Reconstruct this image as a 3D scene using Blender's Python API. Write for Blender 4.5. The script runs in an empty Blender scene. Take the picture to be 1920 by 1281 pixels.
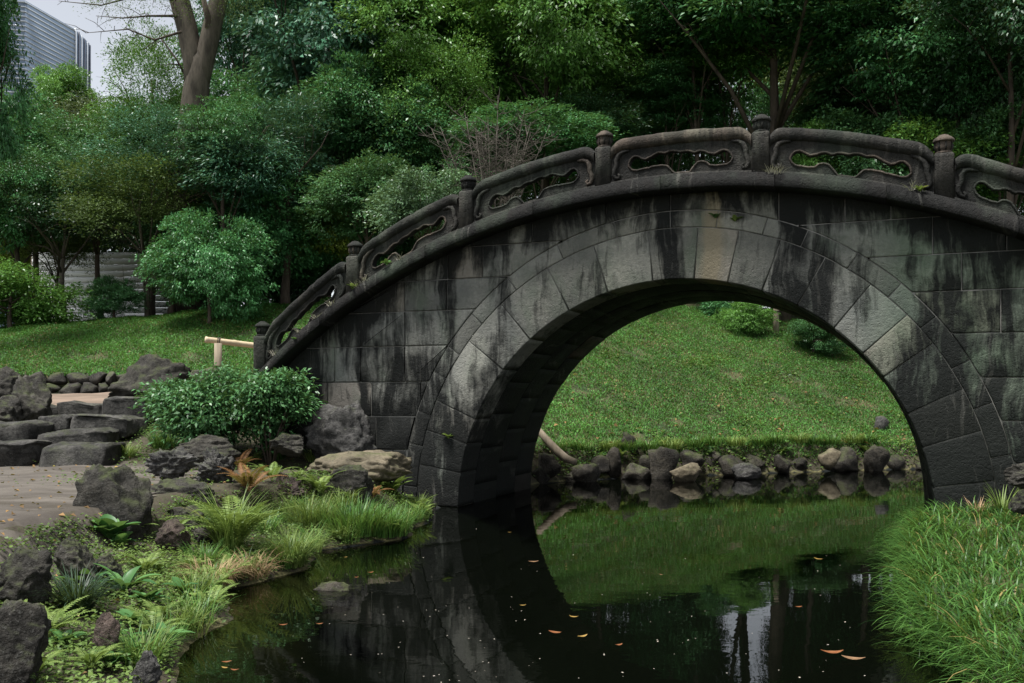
import bpy, bmesh, math, random
import numpy as np
from mathutils import Vector, noise as mnoise

# ------------------------------------------------------------------ camera, sky, sun, exposure
SC = bpy.context.scene
COL = SC.collection
FPX, HOR, CAMH = 1750.0, 748.0, 1.241          # focal length / horizon row in a 1920 px wide frame, eye height over water
cam_d = bpy.data.cameras.new('camera')
cam = bpy.data.objects.new('camera', cam_d); COL.objects.link(cam)
cam.location = (0, 0, CAMH); cam.rotation_euler = (math.radians(90), 0, 0)
cam_d.sensor_width = 36.0; cam_d.lens = 36.0 * FPX / 1920.0
cam_d.shift_y = (HOR - 640.5) / 1920.0
cam_d.clip_start = 0.05; cam_d.clip_end = 3000
SC.camera = cam
SUN_EL, SUN_AZ = math.radians(70), math.radians(-122)   # azimuth measured from +Y towards +X
world = bpy.data.worlds.new('World'); SC.world = world; world.use_nodes = True
wn = world.node_tree; wn.nodes.clear()
sky = wn.nodes.new('ShaderNodeTexSky'); sky.sky_type = 'NISHITA'; sky.sun_disc = False
sky.sun_elevation = SUN_EL; sky.sun_rotation = SUN_AZ; sky.air_density = 1.0; sky.dust_density = 0.5; sky.ozone_density = 1.0
hsv = wn.nodes.new('ShaderNodeHueSaturation'); hsv.inputs['Saturation'].default_value = 0.28
bg = wn.nodes.new('ShaderNodeBackground'); bg.inputs['Strength'].default_value = 0.10
wo = wn.nodes.new('ShaderNodeOutputWorld')
wn.links.new(sky.outputs[0], hsv.inputs['Color']); wn.links.new(hsv.outputs[0], bg.inputs[0]); wn.links.new(bg.outputs[0], wo.inputs[0])
sun_d = bpy.data.lights.new('sun', 'SUN'); sun_d.energy = 4.9; sun_d.angle = math.radians(18); sun_d.color = (1.0, 0.975, 0.94)
sun = bpy.data.objects.new('sun', sun_d); COL.objects.link(sun)
sd = Vector((math.sin(SUN_AZ) * math.cos(SUN_EL), math.cos(SUN_AZ) * math.cos(SUN_EL), math.sin(SUN_EL)))
sun.rotation_euler = sd.to_track_quat('Z', 'Y').to_euler()
vs = SC.view_settings
vs.view_transform = 'Standard'; vs.look = 'None'; vs.exposure = 0.85; vs.gamma = 1.0; vs.use_curve_mapping = False
SC.cycles.max_bounces = 6; SC.cycles.diffuse_bounces = 3; SC.cycles.glossy_bounces = 3
SC.cycles.transparent_max_bounces = 8; SC.cycles.transmission_bounces = 3
SC.cycles.use_denoising = True
SC.cycles.caustics_reflective = False; SC.cycles.caustics_refractive = False
random.seed(4)
RNG = np.random.default_rng(11)

# ------------------------------------------------------------------ helpers
def mk(name, V, F, mat=None, parent=None, smooth=False, tint=None, data_only=False):
    """one mesh from arrays; F is an (m,k) array or a list of index lists"""
    me = bpy.data.meshes.new(name)
    V = np.asarray(V, np.float32)
    me.vertices.add(len(V)); me.vertices.foreach_set('co', V.ravel())
    if isinstance(F, np.ndarray):
        m, k = F.shape
        idx = F.ravel().astype(np.int32); st = np.arange(0, m * k, k, dtype=np.int32); tot = np.full(m, k, np.int32)
    else:
        idx = np.fromiter((i for f in F for i in f), np.int32); tot = np.array([len(f) for f in F], np.int32)
        st = np.concatenate([[0], np.cumsum(tot)[:-1]]).astype(np.int32); m = len(F)
    me.loops.add(len(idx)); me.loops.foreach_set('vertex_index', idx)
    me.polygons.add(m); me.polygons.foreach_set('loop_start', st)
    try: me.polygons.foreach_set('loop_total', tot)
    except Exception: pass
    if smooth: me.polygons.foreach_set('use_smooth', np.ones(m, bool))
    if tint is not None:
        a = me.attributes.new('tint', 'FLOAT', 'POINT'); a.data.foreach_set('value', np.asarray(tint, np.float32))
    me.update(calc_edges=True)
    if mat: me.materials.append(mat)
    if data_only: return me
    return link(name, me, parent)

def link(name, me, parent=None):
    o = bpy.data.objects.new(name, me); COL.objects.link(o)
    if parent: o.parent = parent
    return o

def empty(name, loc=(0, 0, 0), rz=0.0):
    o = bpy.data.objects.new(name, None); COL.objects.link(o)
    o.location = loc; o.rotation_euler = (0, 0, rz); o.empty_display_size = 0.2
    return o

def tag(o, label, cat, group=None, kind=None):
    o['label'] = label; o['category'] = cat
    if group: o['group'] = group
    if kind: o['kind'] = kind
    return o

class MB:
    """collects polygons of one mesh"""
    def __init__(s): s.v = []; s.f = []
    def add(s, V, F):
        n = len(s.v); s.v.extend([tuple(p) for p in V]); s.f.extend([[i + n for i in f] for f in F])
    def tube(s, pts, rad, n=8, cap=True, flat=1.0):
        pts = [Vector(p) for p in pts]; rings = []
        ref = Vector((0.31, 0.93, 0.17))
        for i, p in enumerate(pts):
            t = (pts[min(i + 1, len(pts) - 1)] - pts[max(i - 1, 0)]).normalized()
            a = t.cross(ref)
            if a.length < 1e-3: a = t.cross(Vector((1, 0, 0)))
            a.normalize(); b = t.cross(a).normalized()
            r = rad[i] if hasattr(rad, '__len__') else rad
            rings.append([p + (a * math.cos(2 * math.pi * k / n) + b * math.sin(2 * math.pi * k / n) * flat) * r for k in range(n)])
        V = [q for r in rings for q in r]; F = []
        for i in range(len(pts) - 1):
            for k in range(n):
                k2 = (k + 1) % n
                F.append([i * n + k, i * n + k2, (i + 1) * n + k2, (i + 1) * n + k])
        if cap:
            F.append(list(range(n))[::-1]); F.append([(len(pts) - 1) * n + k for k in range(n)])
        s.add(V, F)
    def lathe(s, prof, n=14, c=(0, 0, 0), sq=0.0):
        V = []; F = []
        for (r, z) in prof:
            for k in range(n):
                a = 2 * math.pi * (k + .5) / n
                V.append((c[0] + r * math.cos(a), c[1] + r * math.sin(a), c[2] + z))
        for i in range(len(prof) - 1):
            for k in range(n):
                k2 = (k + 1) % n
                F.append([i * n + k, i * n + k2, (i + 1) * n + k2, (i + 1) * n + k])
        F.append([k for k in range(n)][::-1]); F.append([(len(prof) - 1) * n + k for k in range(n)])
        s.add(V, F)
    def box(s, x0, x1, y0, y1, z0, z1):
        V = [(x, y, z) for z in (z0, z1) for y in (y0, y1) for x in (x0, x1)]
        s.add(V, [[0, 2, 3, 1], [4, 5, 7, 6], [0, 1, 5, 4], [2, 6, 7, 3], [0, 4, 6, 2], [1, 3, 7, 5]])
    def build(s, name, mat, parent=None, smooth=False): return mk(name, np.array(s.v), s.f, mat, parent, smooth)

def bevel(o, w, seg=2):
    m = o.modifiers.new('edge', 'BEVEL'); m.width = w; m.segments = seg; m.limit_method = 'ANGLE'; m.angle_limit = math.radians(35)
    return o

# ------------------------------------------------------------------ materials
def new_mat(name):
    m = bpy.data.materials.new(name); m.use_nodes = True
    nt = m.node_tree; nt.nodes.clear()
    return m, nt
def N(nt, t, **kw):
    n = nt.nodes.new(t)
    for k, v in kw.items():
        if k in n.inputs: n.inputs[k].default_value = v
        else: setattr(n, k, v)
    return n
def ramp(nt, src, stops, interp='LINEAR'):
    r = nt.nodes.new('ShaderNodeValToRGB'); r.color_ramp.interpolation = interp
    e = r.color_ramp.elements
    while len(e) < len(stops): e.new(0.5)
    for i, (p, c) in enumerate(stops):
        e[i].position = p; e[i].color = (*c, 1) if hasattr(c, '__len__') else (c, c, c, 1)
    nt.links.new(src, r.inputs[0]); return r.outputs[0]
def noise_tex(nt, vec, scale, detail=5, rough=0.6, dim='3D'):
    n = N(nt, 'ShaderNodeTexNoise', Scale=scale, Detail=detail, Roughness=rough); nt.links.new(vec, n.inputs['Vector']); return n.outputs[0]
def mapping(nt, vec, scale=(1, 1, 1), loc=(0, 0, 0)):
    m = N(nt, 'ShaderNodeMapping'); m.inputs['Scale'].default_value = scale; m.inputs['Location'].default_value = loc
    nt.links.new(vec, m.inputs['Vector']); return m.outputs[0]
def mix(nt, fac, a, b, mode='MIX'):
    m = nt.nodes.new('ShaderNodeMix'); m.data_type = 'RGBA'; m.blend_type = mode
    for s, v in ((m.inputs[0], fac), (m.inputs[6], a), (m.inputs[7], b)):
        if hasattr(v, 'is_output'): nt.links.new(v, s)
        elif hasattr(v, '__len__'): s.default_value = (*v, 1)
        else: s.default_value = v
    return m.outputs[2]
def math_(nt, op, a, b=0.0, clamp=False):
    m = nt.nodes.new('ShaderNodeMath'); m.operation = op; m.use_clamp = clamp
    for s, v in ((m.inputs[0], a), (m.inputs[1], b)):
        if hasattr(v, 'is_output'): nt.links.new(v, s)
        else: s.default_value = v
    return m.outputs[0]
def finish(nt, color, rough=0.8, bump=None, bump_s=0.4, bump_d=0.02, spec=0.3):
    b = N(nt, 'ShaderNodeBsdfPrincipled')
    for s, v in ((b.inputs['Base Color'], color), (b.inputs['Roughness'], rough)):
        if hasattr(v, 'is_output'): nt.links.new(v, s)
        elif hasattr(v, '__len__'): s.default_value = (*v, 1)
        else: s.default_value = v
    b.inputs['Specular IOR Level'].default_value = spec
    if bump is not None:
        bp = N(nt, 'ShaderNodeBump', Strength=bump_s, Distance=bump_d); nt.links.new(bump, bp.inputs['Height']); nt.links.new(bp.outputs[0], b.inputs['Normal'])
    o = N(nt, 'ShaderNodeOutputMaterial'); nt.links.new(b.outputs[0], o.inputs[0]); return b
def tco(nt, out='Object'): return N(nt, 'ShaderNodeTexCoord').outputs[out]

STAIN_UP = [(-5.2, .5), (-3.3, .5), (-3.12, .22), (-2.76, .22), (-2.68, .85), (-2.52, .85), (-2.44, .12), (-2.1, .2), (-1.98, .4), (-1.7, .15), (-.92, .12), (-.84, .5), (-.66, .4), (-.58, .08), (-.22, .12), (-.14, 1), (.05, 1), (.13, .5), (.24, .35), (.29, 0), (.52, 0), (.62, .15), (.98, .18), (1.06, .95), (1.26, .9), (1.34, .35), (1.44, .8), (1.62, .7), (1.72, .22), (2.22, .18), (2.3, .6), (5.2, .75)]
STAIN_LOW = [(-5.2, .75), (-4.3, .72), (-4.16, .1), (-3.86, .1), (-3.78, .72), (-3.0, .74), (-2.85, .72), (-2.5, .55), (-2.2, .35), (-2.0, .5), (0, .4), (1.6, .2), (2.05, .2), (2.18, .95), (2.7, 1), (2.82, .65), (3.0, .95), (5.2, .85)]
def mat_masonry(name, base_a, base_b, streak=1.0, moss=0.3, vary=0.5, wet=True, plan=False):
    m, nt = new_mat(name); co = tco(nt)
    rnd = N(nt, 'ShaderNodeObjectInfo').outputs['Random']
    big = noise_tex(nt, mapping(nt, co, (0.9, 0.9, 0.55)), 1.3, 4, 0.55)
    fine = noise_tex(nt, co, 22, 6, 0.7)
    grain = noise_tex(nt, co, 120, 3, 0.6)
    c = mix(nt, ramp(nt, big, [(0.36, 0.0), (0.62, 1.0)]), base_b, base_a)
    c = mix(nt, ramp(nt, fine, [(0.35, 0.0), (0.7, 0.55)]), c, mix(nt, 0.5, base_b, (0.05, 0.05, 0.048)))
    # stone to stone difference
    v = math_(nt, 'ADD', math_(nt, 'MULTIPLY', rnd, vary), 1.0 - vary * 0.55)
    vm = N(nt, 'ShaderNodeVectorMath', operation='SCALE'); nt.links.new(c, vm.inputs[0]); nt.links.new(v, vm.inputs['Scale']); c = vm.outputs[0]
    # warm / reddish stones
    c = mix(nt, ramp(nt, rnd, [(0.86, 0.0), (0.9, 0.35)]), c, (0.2, 0.15, 0.115))
    # lichen and moss tinge
    mo = ramp(nt, noise_tex(nt, mapping(nt, co, (1, 1, 0.6), (7, 0, 3)), 1.7, 5, 0.6), [(0.5, 0.0), (0.66, moss)])
    c = mix(nt, mo, c, (0.085, 0.115, 0.08))
    # dark run-off streaks
    warp = noise_tex(nt, mapping(nt, co, (1, 1, 0.5)), 2.2, 3, 0.5)
    addv = N(nt, 'ShaderNodeVectorMath', operation='ADD')
    cmb = N(nt, 'ShaderNodeCombineXYZ'); nt.links.new(math_(nt, 'MULTIPLY', warp, 0.35), cmb.inputs[0])
    nt.links.new(co, addv.inputs[0]); nt.links.new(cmb.outputs[0], addv.inputs[1])
    s1 = noise_tex(nt, mapping(nt, addv.outputs[0], (2.6, 0.4, 0.33)), 1.6, 6, 0.62)
    s2 = noise_tex(nt, mapping(nt, addv.outputs[0], (11, 1, 0.8), (3, 0, 0)), 1.6, 5, 0.65)
    sep = N(nt, 'ShaderNodeSeparateXYZ'); nt.links.new(co, sep.inputs[0])
    lim = 0.0
    if wet:   # damp, blackened zones: the right haunch and the low courses by the left bank
        r_ = ramp(nt, math_(nt, 'MULTIPLY', sep.outputs[0], 0.2), [(0.30, 0.0), (0.46, 0.05), (0.60, 0.12)])
        l_ = ramp(nt, math_(nt, 'MULTIPLY', sep.outputs[2], 0.4), [(0.1, 0.10), (0.85, 0.0)])
        l2 = math_(nt, 'MULTIPLY', ramp(nt, math_(nt, 'MULTIPLY', sep.outputs[0], -0.2), [(0.38, 0.0), (0.52, 0.055)]), ramp(nt, math_(nt, 'MULTIPLY', sep.outputs[2], 0.4), [(0.55, 1.0), (0.95, 0.0)]))
        lim = math_(nt, 'ADD', math_(nt, 'ADD', r_, l_), math_(nt, 'SUBTRACT', l2, 0.012))
    bl = noise_tex(nt, mapping(nt, addv.outputs[0], (1, 1, .7), (5, 1, 9)), 2.6, 7, 0.68)
    st = math_(nt, 'ADD', math_(nt, 'ADD', math_(nt, 'MULTIPLY', s1, 0.5), math_(nt, 'MULTIPLY', s2, 0.2)), math_(nt, 'ADD', math_(nt, 'MULTIPLY', bl, 0.3), lim))
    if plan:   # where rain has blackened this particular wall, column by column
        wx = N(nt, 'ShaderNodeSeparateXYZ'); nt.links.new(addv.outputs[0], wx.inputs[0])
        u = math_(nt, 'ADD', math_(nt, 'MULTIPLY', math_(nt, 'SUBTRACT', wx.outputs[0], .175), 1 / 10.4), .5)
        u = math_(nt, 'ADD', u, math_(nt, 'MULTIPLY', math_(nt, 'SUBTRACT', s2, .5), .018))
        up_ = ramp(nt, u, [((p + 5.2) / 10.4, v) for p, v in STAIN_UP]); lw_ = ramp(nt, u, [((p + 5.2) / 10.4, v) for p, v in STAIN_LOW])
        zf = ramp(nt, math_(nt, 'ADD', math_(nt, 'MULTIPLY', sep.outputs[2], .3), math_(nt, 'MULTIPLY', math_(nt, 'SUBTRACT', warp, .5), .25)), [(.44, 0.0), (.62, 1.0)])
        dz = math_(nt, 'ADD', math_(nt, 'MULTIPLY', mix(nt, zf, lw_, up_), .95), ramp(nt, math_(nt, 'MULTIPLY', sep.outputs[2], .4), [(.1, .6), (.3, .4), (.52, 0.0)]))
        # grime under the overhanging coping, with its shade deepened in the colour too
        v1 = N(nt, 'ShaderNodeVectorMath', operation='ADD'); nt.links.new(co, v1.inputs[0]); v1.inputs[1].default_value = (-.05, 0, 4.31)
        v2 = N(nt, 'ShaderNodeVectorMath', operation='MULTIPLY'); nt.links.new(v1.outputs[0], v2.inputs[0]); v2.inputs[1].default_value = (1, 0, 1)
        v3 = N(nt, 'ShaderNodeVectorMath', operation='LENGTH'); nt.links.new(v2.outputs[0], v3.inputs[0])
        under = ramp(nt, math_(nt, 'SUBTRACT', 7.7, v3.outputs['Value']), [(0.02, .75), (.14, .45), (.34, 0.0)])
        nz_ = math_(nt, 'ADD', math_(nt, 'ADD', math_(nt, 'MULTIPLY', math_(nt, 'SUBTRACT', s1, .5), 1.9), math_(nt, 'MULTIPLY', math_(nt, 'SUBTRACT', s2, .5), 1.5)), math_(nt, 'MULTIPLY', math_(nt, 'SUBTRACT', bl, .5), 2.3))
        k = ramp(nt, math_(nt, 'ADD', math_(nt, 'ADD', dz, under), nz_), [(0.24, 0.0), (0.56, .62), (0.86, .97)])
        c = mix(nt, ramp(nt, u, [(.25, 0.0), (.45, .35), (.56, .25), (.66, 0.0)]), c, mix(nt, 1.0, c, (1.16, 1.13, 1.03), 'MULTIPLY'))
        c = mix(nt, ramp(nt, u, [(.66, 0.0), (.72, .8)]), c, mix(nt, 1.0, c, (.72, .9, .74), 'MULTIPLY'))
        c = mix(nt, math_(nt, 'MULTIPLY', ramp(nt, u, [(.524, 0.0), (.53, .8), (.545, .8), (.552, 0.0)]), zf), c, (.27, .23, .155))
    else:
        k = ramp(nt, st, [(0.468, 0.0), (0.515, 0.75 * streak), (0.6, 0.96 * streak)])
    c = mix(nt, k, c, (0.012, 0.013, 0.0125))
    # pale lime runs
    lime = ramp(nt, noise_tex(nt, mapping(nt, addv.outputs[0], (6, 0.5, 0.45), (11, 0, 5)), 1.7, 6, 0.7), [(0.58, 0.0), (0.72, 0.22)])
    c = mix(nt, lime, c, (0.34, 0.33, 0.29))
    pit = N(nt, 'ShaderNodeTexVoronoi', Scale=34); nt.links.new(co, pit.inputs['Vector'])
    h = math_(nt, 'ADD', math_(nt, 'ADD', math_(nt, 'MULTIPLY', fine, 0.9), math_(nt, 'MULTIPLY', grain, 0.25)), math_(nt, 'MULTIPLY', ramp(nt, pit.outputs['Distance'], [(0.0, 0.0), (0.35, 1.0)]), .25))
    finish(nt, c, ramp(nt, k, [(0, 0.85), (1, 0.62)]), h, 0.8, 0.02 if plan else 0.03, spec=.07)
    return m

def mat_rock(name, a, b, moss=0.3, scale=1.0, mossc=(0.06, 0.075, 0.025), pale=0.2, bs=0.8):
    m, nt = new_mat(name); co = tco(nt); geo = N(nt, 'ShaderNodeNewGeometry')
    oi = N(nt, 'ShaderNodeObjectInfo')
    off = N(nt, 'ShaderNodeVectorMath', operation='ADD'); nt.links.new(co, off.inputs[0]); nt.links.new(oi.outputs['Location'], off.inputs[1]); co = off.outputs[0]
    n1 = noise_tex(nt, co, 3.2 * scale, 6, 0.65); n2 = noise_tex(nt, co, 16 * scale, 6, 0.7); n3 = noise_tex(nt, co, 60 * scale, 4, 0.7)
    c = mix(nt, ramp(nt, n1, [(0.38, 0.0), (0.62, 1.0)]), a, b)
    c = mix(nt, ramp(nt, n2, [(0.45, 0.0), (0.62, 0.6)]), c, mix(nt, 0.7, a, (0.0, 0.0, 0.0)))
    c = mix(nt, ramp(nt, n3, [(0.56, 0.0), (0.7, pale)]), c, (0.33, 0.33, 0.3))
    sp = N(nt, 'ShaderNodeSeparateXYZ'); nt.links.new(geo.outputs['Normal'], sp.inputs[0])
    up = math_(nt, 'MULTIPLY', ramp(nt, sp.outputs[2], [(0.35, 0.0), (0.85, 1.0)]), ramp(nt, noise_tex(nt, co, 5 * scale, 5, 0.65), [(0.45, 0.0), (0.6, moss)]))
    c = mix(nt, up, c, mossc)
    v = math_(nt, 'ADD', math_(nt, 'MULTIPLY', oi.outputs['Random'], 0.5), 0.75)
    vm = N(nt, 'ShaderNodeVectorMath', operation='SCALE'); nt.links.new(c, vm.inputs[0]); nt.links.new(v, vm.inputs['Scale'])
    h = math_(nt, 'ADD', math_(nt, 'MULTIPLY', n2, 0.7), math_(nt, 'MULTIPLY', n3, 0.3))
    finish(nt, vm.outputs[0], 0.75, math_(nt, 'ADD', h, math_(nt, 'MULTIPLY', n1, .8)), bs, 0.055, spec=.16); return m

def mat_leaf(name, dark, light, trans=0.35, rough=0.38, accent=None, obj_var=0.35, spec=0.25):
    m, nt = new_mat(name)
    t = N(nt, 'ShaderNodeAttribute', attribute_name='tint').outputs['Fac']
    stops = [(0.0, dark), (0.85, light)] + ([(0.97, light), (1.0, accent)] if accent else [(1.0, light)])
    c = ramp(nt, t, stops)
    oi = N(nt, 'ShaderNodeObjectInfo')
    v = math_(nt, 'ADD', math_(nt, 'MULTIPLY', oi.outputs['Random'], obj_var), 1.0 - obj_var / 2)
    vm = N(nt, 'ShaderNodeVectorMath', operation='SCALE'); nt.links.new(c, vm.inputs[0]); nt.links.new(v, vm.inputs['Scale']); c = vm.outputs[0]
    b = N(nt, 'ShaderNodeBsdfPrincipled', Roughness=rough); nt.links.new(c, b.inputs['Base Color']); b.inputs['Specular IOR Level'].default_value = spec
    tr = N(nt, 'ShaderNodeBsdfTranslucent')
    c2 = mix(nt, 0.5, c, (0.12, 0.16, 0.02)); nt.links.new(c2, tr.inputs[0])
    ms = N(nt, 'ShaderNodeMixShader', Fac=trans); nt.links.new(b.outputs[0], ms.inputs[1]); nt.links.new(tr.outputs[0], ms.inputs[2])
    o = N(nt, 'ShaderNodeOutputMaterial'); nt.links.new(ms.outputs[0], o.inputs[0]); return m

def mat_plain(name, c1, c2, scale=8, rough=0.8, stretch=(1, 1, 1), bs=0.4, bd=0.01, spec=0.3):
    m, nt = new_mat(name); co = mapping(nt, tco(nt), stretch)
    n = noise_tex(nt, co, scale, 6, 0.65)
    finish(nt, mix(nt, ramp(nt, n, [(0.35, 0.0), (0.65, 1.0)]), c1, c2), rough, n, bs, bd, spec); return m

M = {}
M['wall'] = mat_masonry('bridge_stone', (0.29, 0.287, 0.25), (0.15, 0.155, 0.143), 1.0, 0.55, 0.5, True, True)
M['coping'] = mat_masonry('coping_stone', (0.021, 0.0198, 0.0185), (0.011, 0.0108, 0.0105), 0.5, 0.3, 0.3, False)
M['parapet'] = mat_masonry('parapet_stone', (0.05, 0.047, 0.041), (0.017, 0.0165, 0.0155), 0.75, 0.35, 0.25, False)
M['post'] = mat_masonry('post_stone', (0.095, 0.089, 0.077), (0.038, 0.036, 0.033), 0.7, 0.35, 0.25, False)
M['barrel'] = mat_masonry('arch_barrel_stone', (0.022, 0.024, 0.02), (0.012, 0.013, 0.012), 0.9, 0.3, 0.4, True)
M['mortar'] = mat_plain('mortar', (0.3, 0.29, 0.26), (0.05, 0.05, 0.046), 3)
M['rock'] = mat_rock('dark_rock', (0.022, 0.0205, 0.0175), (0.064, 0.059, 0.049), 0.75)
M['rock_grey'] = mat_rock('grey_rock', (0.035, 0.034, 0.033), (0.10, 0.096, 0.09), 0.4, 1.3, pale=0.35)
M['rock_red'] = mat_rock('reddish_rock', (0.05, 0.037, 0.032), (0.12, 0.09, 0.075), 0.35, 2.0)
M['rock_tan'] = mat_rock('tan_rock', (0.08, 0.068, 0.045), (0.15, 0.125, 0.085), 0.5, 0.8, pale=0.1, bs=0.4)
M['rock_wet'] = mat_rock('shore_rock', (0.015, 0.0135, 0.011), (0.05, 0.044, 0.034), 0.8)
M['slab'] = mat_rock('step_slab', (0.028, 0.027, 0.025), (0.09, 0.086, 0.078), 0.35, 1.2)
M['bark'] = mat_plain('dark_bark', (0.035, 0.027, 0.02), (0.09, 0.07, 0.052), 9, 0.9, (1, 1, 0.25), 0.8, 0.03)
M['bark_grey'] = mat_plain('grey_bark', (0.04, 0.034, 0.025), (0.11, 0.093, 0.07), 7, 0.9, (1, 1, 0.25), 0.8, 0.03)
M['twig'] = mat_plain('twig_bark', (0.045, 0.038, 0.03), (0.10, 0.088, 0.07), 12, 0.9)
M['bamboo'] = mat_plain('bamboo', (0.42, 0.33, 0.2), (0.55, 0.45, 0.3), 12, 0.5, (1, 1, 1), 0.1)
M['timber'] = mat_plain('weathered_timber', (0.16, 0.13, 0.09), (0.3, 0.25, 0.18), 14, 0.85, (1, 1, 0.15), 0.5)
M['rope'] = mat_plain('rope', (0.03, 0.025, 0.02), (0.08, 0.065, 0.05), 40, 0.9)
M['mud'] = mat_plain('pond_mud', (0.02, 0.02, 0.012), (0.05, 0.046, 0.026), 2.5, 0.9)

# ------------------------------------------------------------------ terrain
BA = 0.3722; BP = np.array([1.715, 9.807]); BW = 2.43; BR = 2.5      # bridge yaw, arch centre on the near face, barrel length, arch radius
BU = np.array([math.cos(BA), -math.sin(BA)]); BV = np.array([math.sin(BA), math.cos(BA)])
def bxy(s, off=0.0): return BP + s * BU + off * BV
SHORE_L = [(-1.2, -6), (-1.3, 1), (-1.5, 3), (-1.56, 4.07), (-1.61, 4.5), (-1.74, 5.5), (-1.9, 6.1), (-1.8, 6.45), (-1.56, 6.75), (-1.6, 7.6), (-1.05, 8.25), (-0.92, 9.4), (-1.0, 10.3)]
FAR = [(0.1, 13.3), (0.55, 13.75), (1.14, 14.3), (2.0, 14.7), (2.83, 15.0), (4.07, 15.5), (6.0, 16.2), (8.0, 16.7), (11.5, 17.2), (13.5, 15.0), (11, 12.6), (7.5, 12.0)]
SHORE_R = [(3.85, 8.75), (3.55, 8.2), (3.22, 7.5), (2.75, 6.4), (2.24, 5.1), (2.08, 4.4), (2.02, 3.6), (1.75, 2.0), (1.7, -6)]
jl0, jl1 = bxy(-BR - 0.15), bxy(-BR - 0.15, BW); jr0, jr1 = bxy(BR + 0.15), bxy(BR + 0.15, BW)
POND = np.array(SHORE_L + [tuple(jl0), tuple(jl1)] + FAR + [tuple(jr1), tuple(jr0)] + SHORE_R, float)

def pond_sd(x, y):
    """signed distance to the water's edge: negative in the pond"""
    x = np.asarray(x, float); y = np.asarray(y, float)
    d2 = np.full(x.shape, 1e9); inside = np.zeros(x.shape, bool)
    n = len(POND)
    for i in range(n):
        ax, ay = POND[i]; bx, by = POND[(i + 1) % n]
        ex, ey = bx - ax, by - ay
        t = np.clip(((x - ax) * ex + (y - ay) * ey) / (ex * ex + ey * ey), 0, 1)
        d2 = np.minimum(d2, (x - ax - t * ex) ** 2 + (y - ay - t * ey) ** 2)
        c = ((ay > y) != (by > y)) & (x < ex * (y - ay) / (ey if abs(ey) > 1e-9 else 1e-9) + ax)
        inside ^= c
    d = np.sqrt(d2); d = np.where(inside, -d, d)
    return d + (.09 * wob(x * 1.9, y * 1.9) + .04 * wob(x * 5.3 + 2, y * 5.3)) * np.exp(-(d * 2.2) ** 2) * np.where(x < .2, 1.0, .5)
def sstep(a, b, x): t = np.clip((x - a) / (b - a), 0, 1); return t * t * (3 - 2 * t)
def wob(x, y): return (np.sin(x * 1.7 + 0.6 * y) + np.sin(y * 2.3 - x * 0.9 + 1.3) + np.sin(x * 4.1 + y * 3.3)) / 3
far_x = np.array([-60, -3, 0.1, 1.14, 2.83, 4.07, 6.0, 8.0, 11.5, 60]); far_y = np.array([14.9, 14.7, 13.6, 14.4, 15.1, 15.6, 16.3, 16.8, 17.3, 17.3])
cr_x = np.array([-60, -13, -6, -2, 2, 5, 8, 12, 60]); cr_z = np.array([2.8, 2.8, 3.6, 4.15, 4.15, 4.0, 3.6, 3.3, 3.3])
def height(x, y):
    x = np.asarray(x, float); y = np.asarray(y, float)
    sd_ = pond_sd(x, y)
    cr = np.interp(x, cr_x, cr_z)
    hill = 0.32 + 0.45 * (y - np.interp(x, far_x, far_y))
    k = 0.35; hill = cr - np.log1p(np.exp(np.clip((cr - hill) / k, -30, 30))) * k         # soft cap at the crest
    hill = hill + 0.05 * wob(x * 0.8, y * 0.8)
    # left: lower path, stair rise, upper path, rubble edge, lawn
    lp = np.interp(y, [-10, 11.0, 13.9, 17.1, 17.7], [0.45, 0.45, 1.10, 1.33, 1.36])
    bank = 0.04 + np.clip(sd_, 0, 9) * 0.17 + 0.30 * sstep(.95, 1.35, sd_) + 0.32 * sstep(8.3, 10.0, y) * sstep(0.1, 0.6, sd_) + 2.0 * sstep(1.5, 4, sd_)
    side = 0.5 + 0.22 * sstep(8.5, 11.5, y) + 0.35 * sstep(11.0, 13.0, y)
    mid = np.where(x > -3.6, np.minimum(lp, side + 0.5 * sstep(-2.4, -3.6, x)), lp)
    left = np.minimum(bank, mid)
    left = np.where((y > 17.7), np.maximum(hill, lp), left)
    farside = sstep(10.9, 12.2, y - (x + 0.6) * -0.39)          # beyond the bridge line
    lw = sstep(-0.9, -2.2, x)
    right = np.minimum(0.05 + np.clip(sd_, 0, 9) * 0.55, 0.07 + 0.05 * np.clip(y - 7.0, 0, 6) + 0.02 * np.clip(x - 3, 0, 5))
    far = np.minimum(hill, 0.05 + np.clip(sd_, 0, 50) * 1.3)
    z = np.where(x < 1.0, left * lw + far * (1 - lw), np.where(y > 12.2, far, right))
    z = np.where((x < 1.0) & (y < 10.5), left, z)
    z = z + 0.025 * wob(x * 2.2, y * 2.2) * sstep(0.1, 0.6, sd_)
    return np.where(sd_ < 0, np.maximum(0.03 + sd_ * 0.55, -0.75), z)
def hz(x, y): return float(height(np.array([x]), np.array([y]))[0])
def at(px, py, d): return Vector(((px - 960) / FPX * d, d, CAMH + (HOR - py) / FPX * d))
_ds = np.arange(3.0, 32, 0.04)
def on_ground(px, py):
    """where the sight line through a picture point meets the terrain"""
    X = (px - 960) / FPX * _ds; Z = CAMH + (HOR - py) / FPX * _ds
    G = np.maximum(height(X, _ds), 0.0)
    hit = np.nonzero(Z <= G)[0]
    i = hit[0] if len(hit) else len(_ds) - 1
    return Vector((X[i], _ds[i], G[i]))

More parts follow.
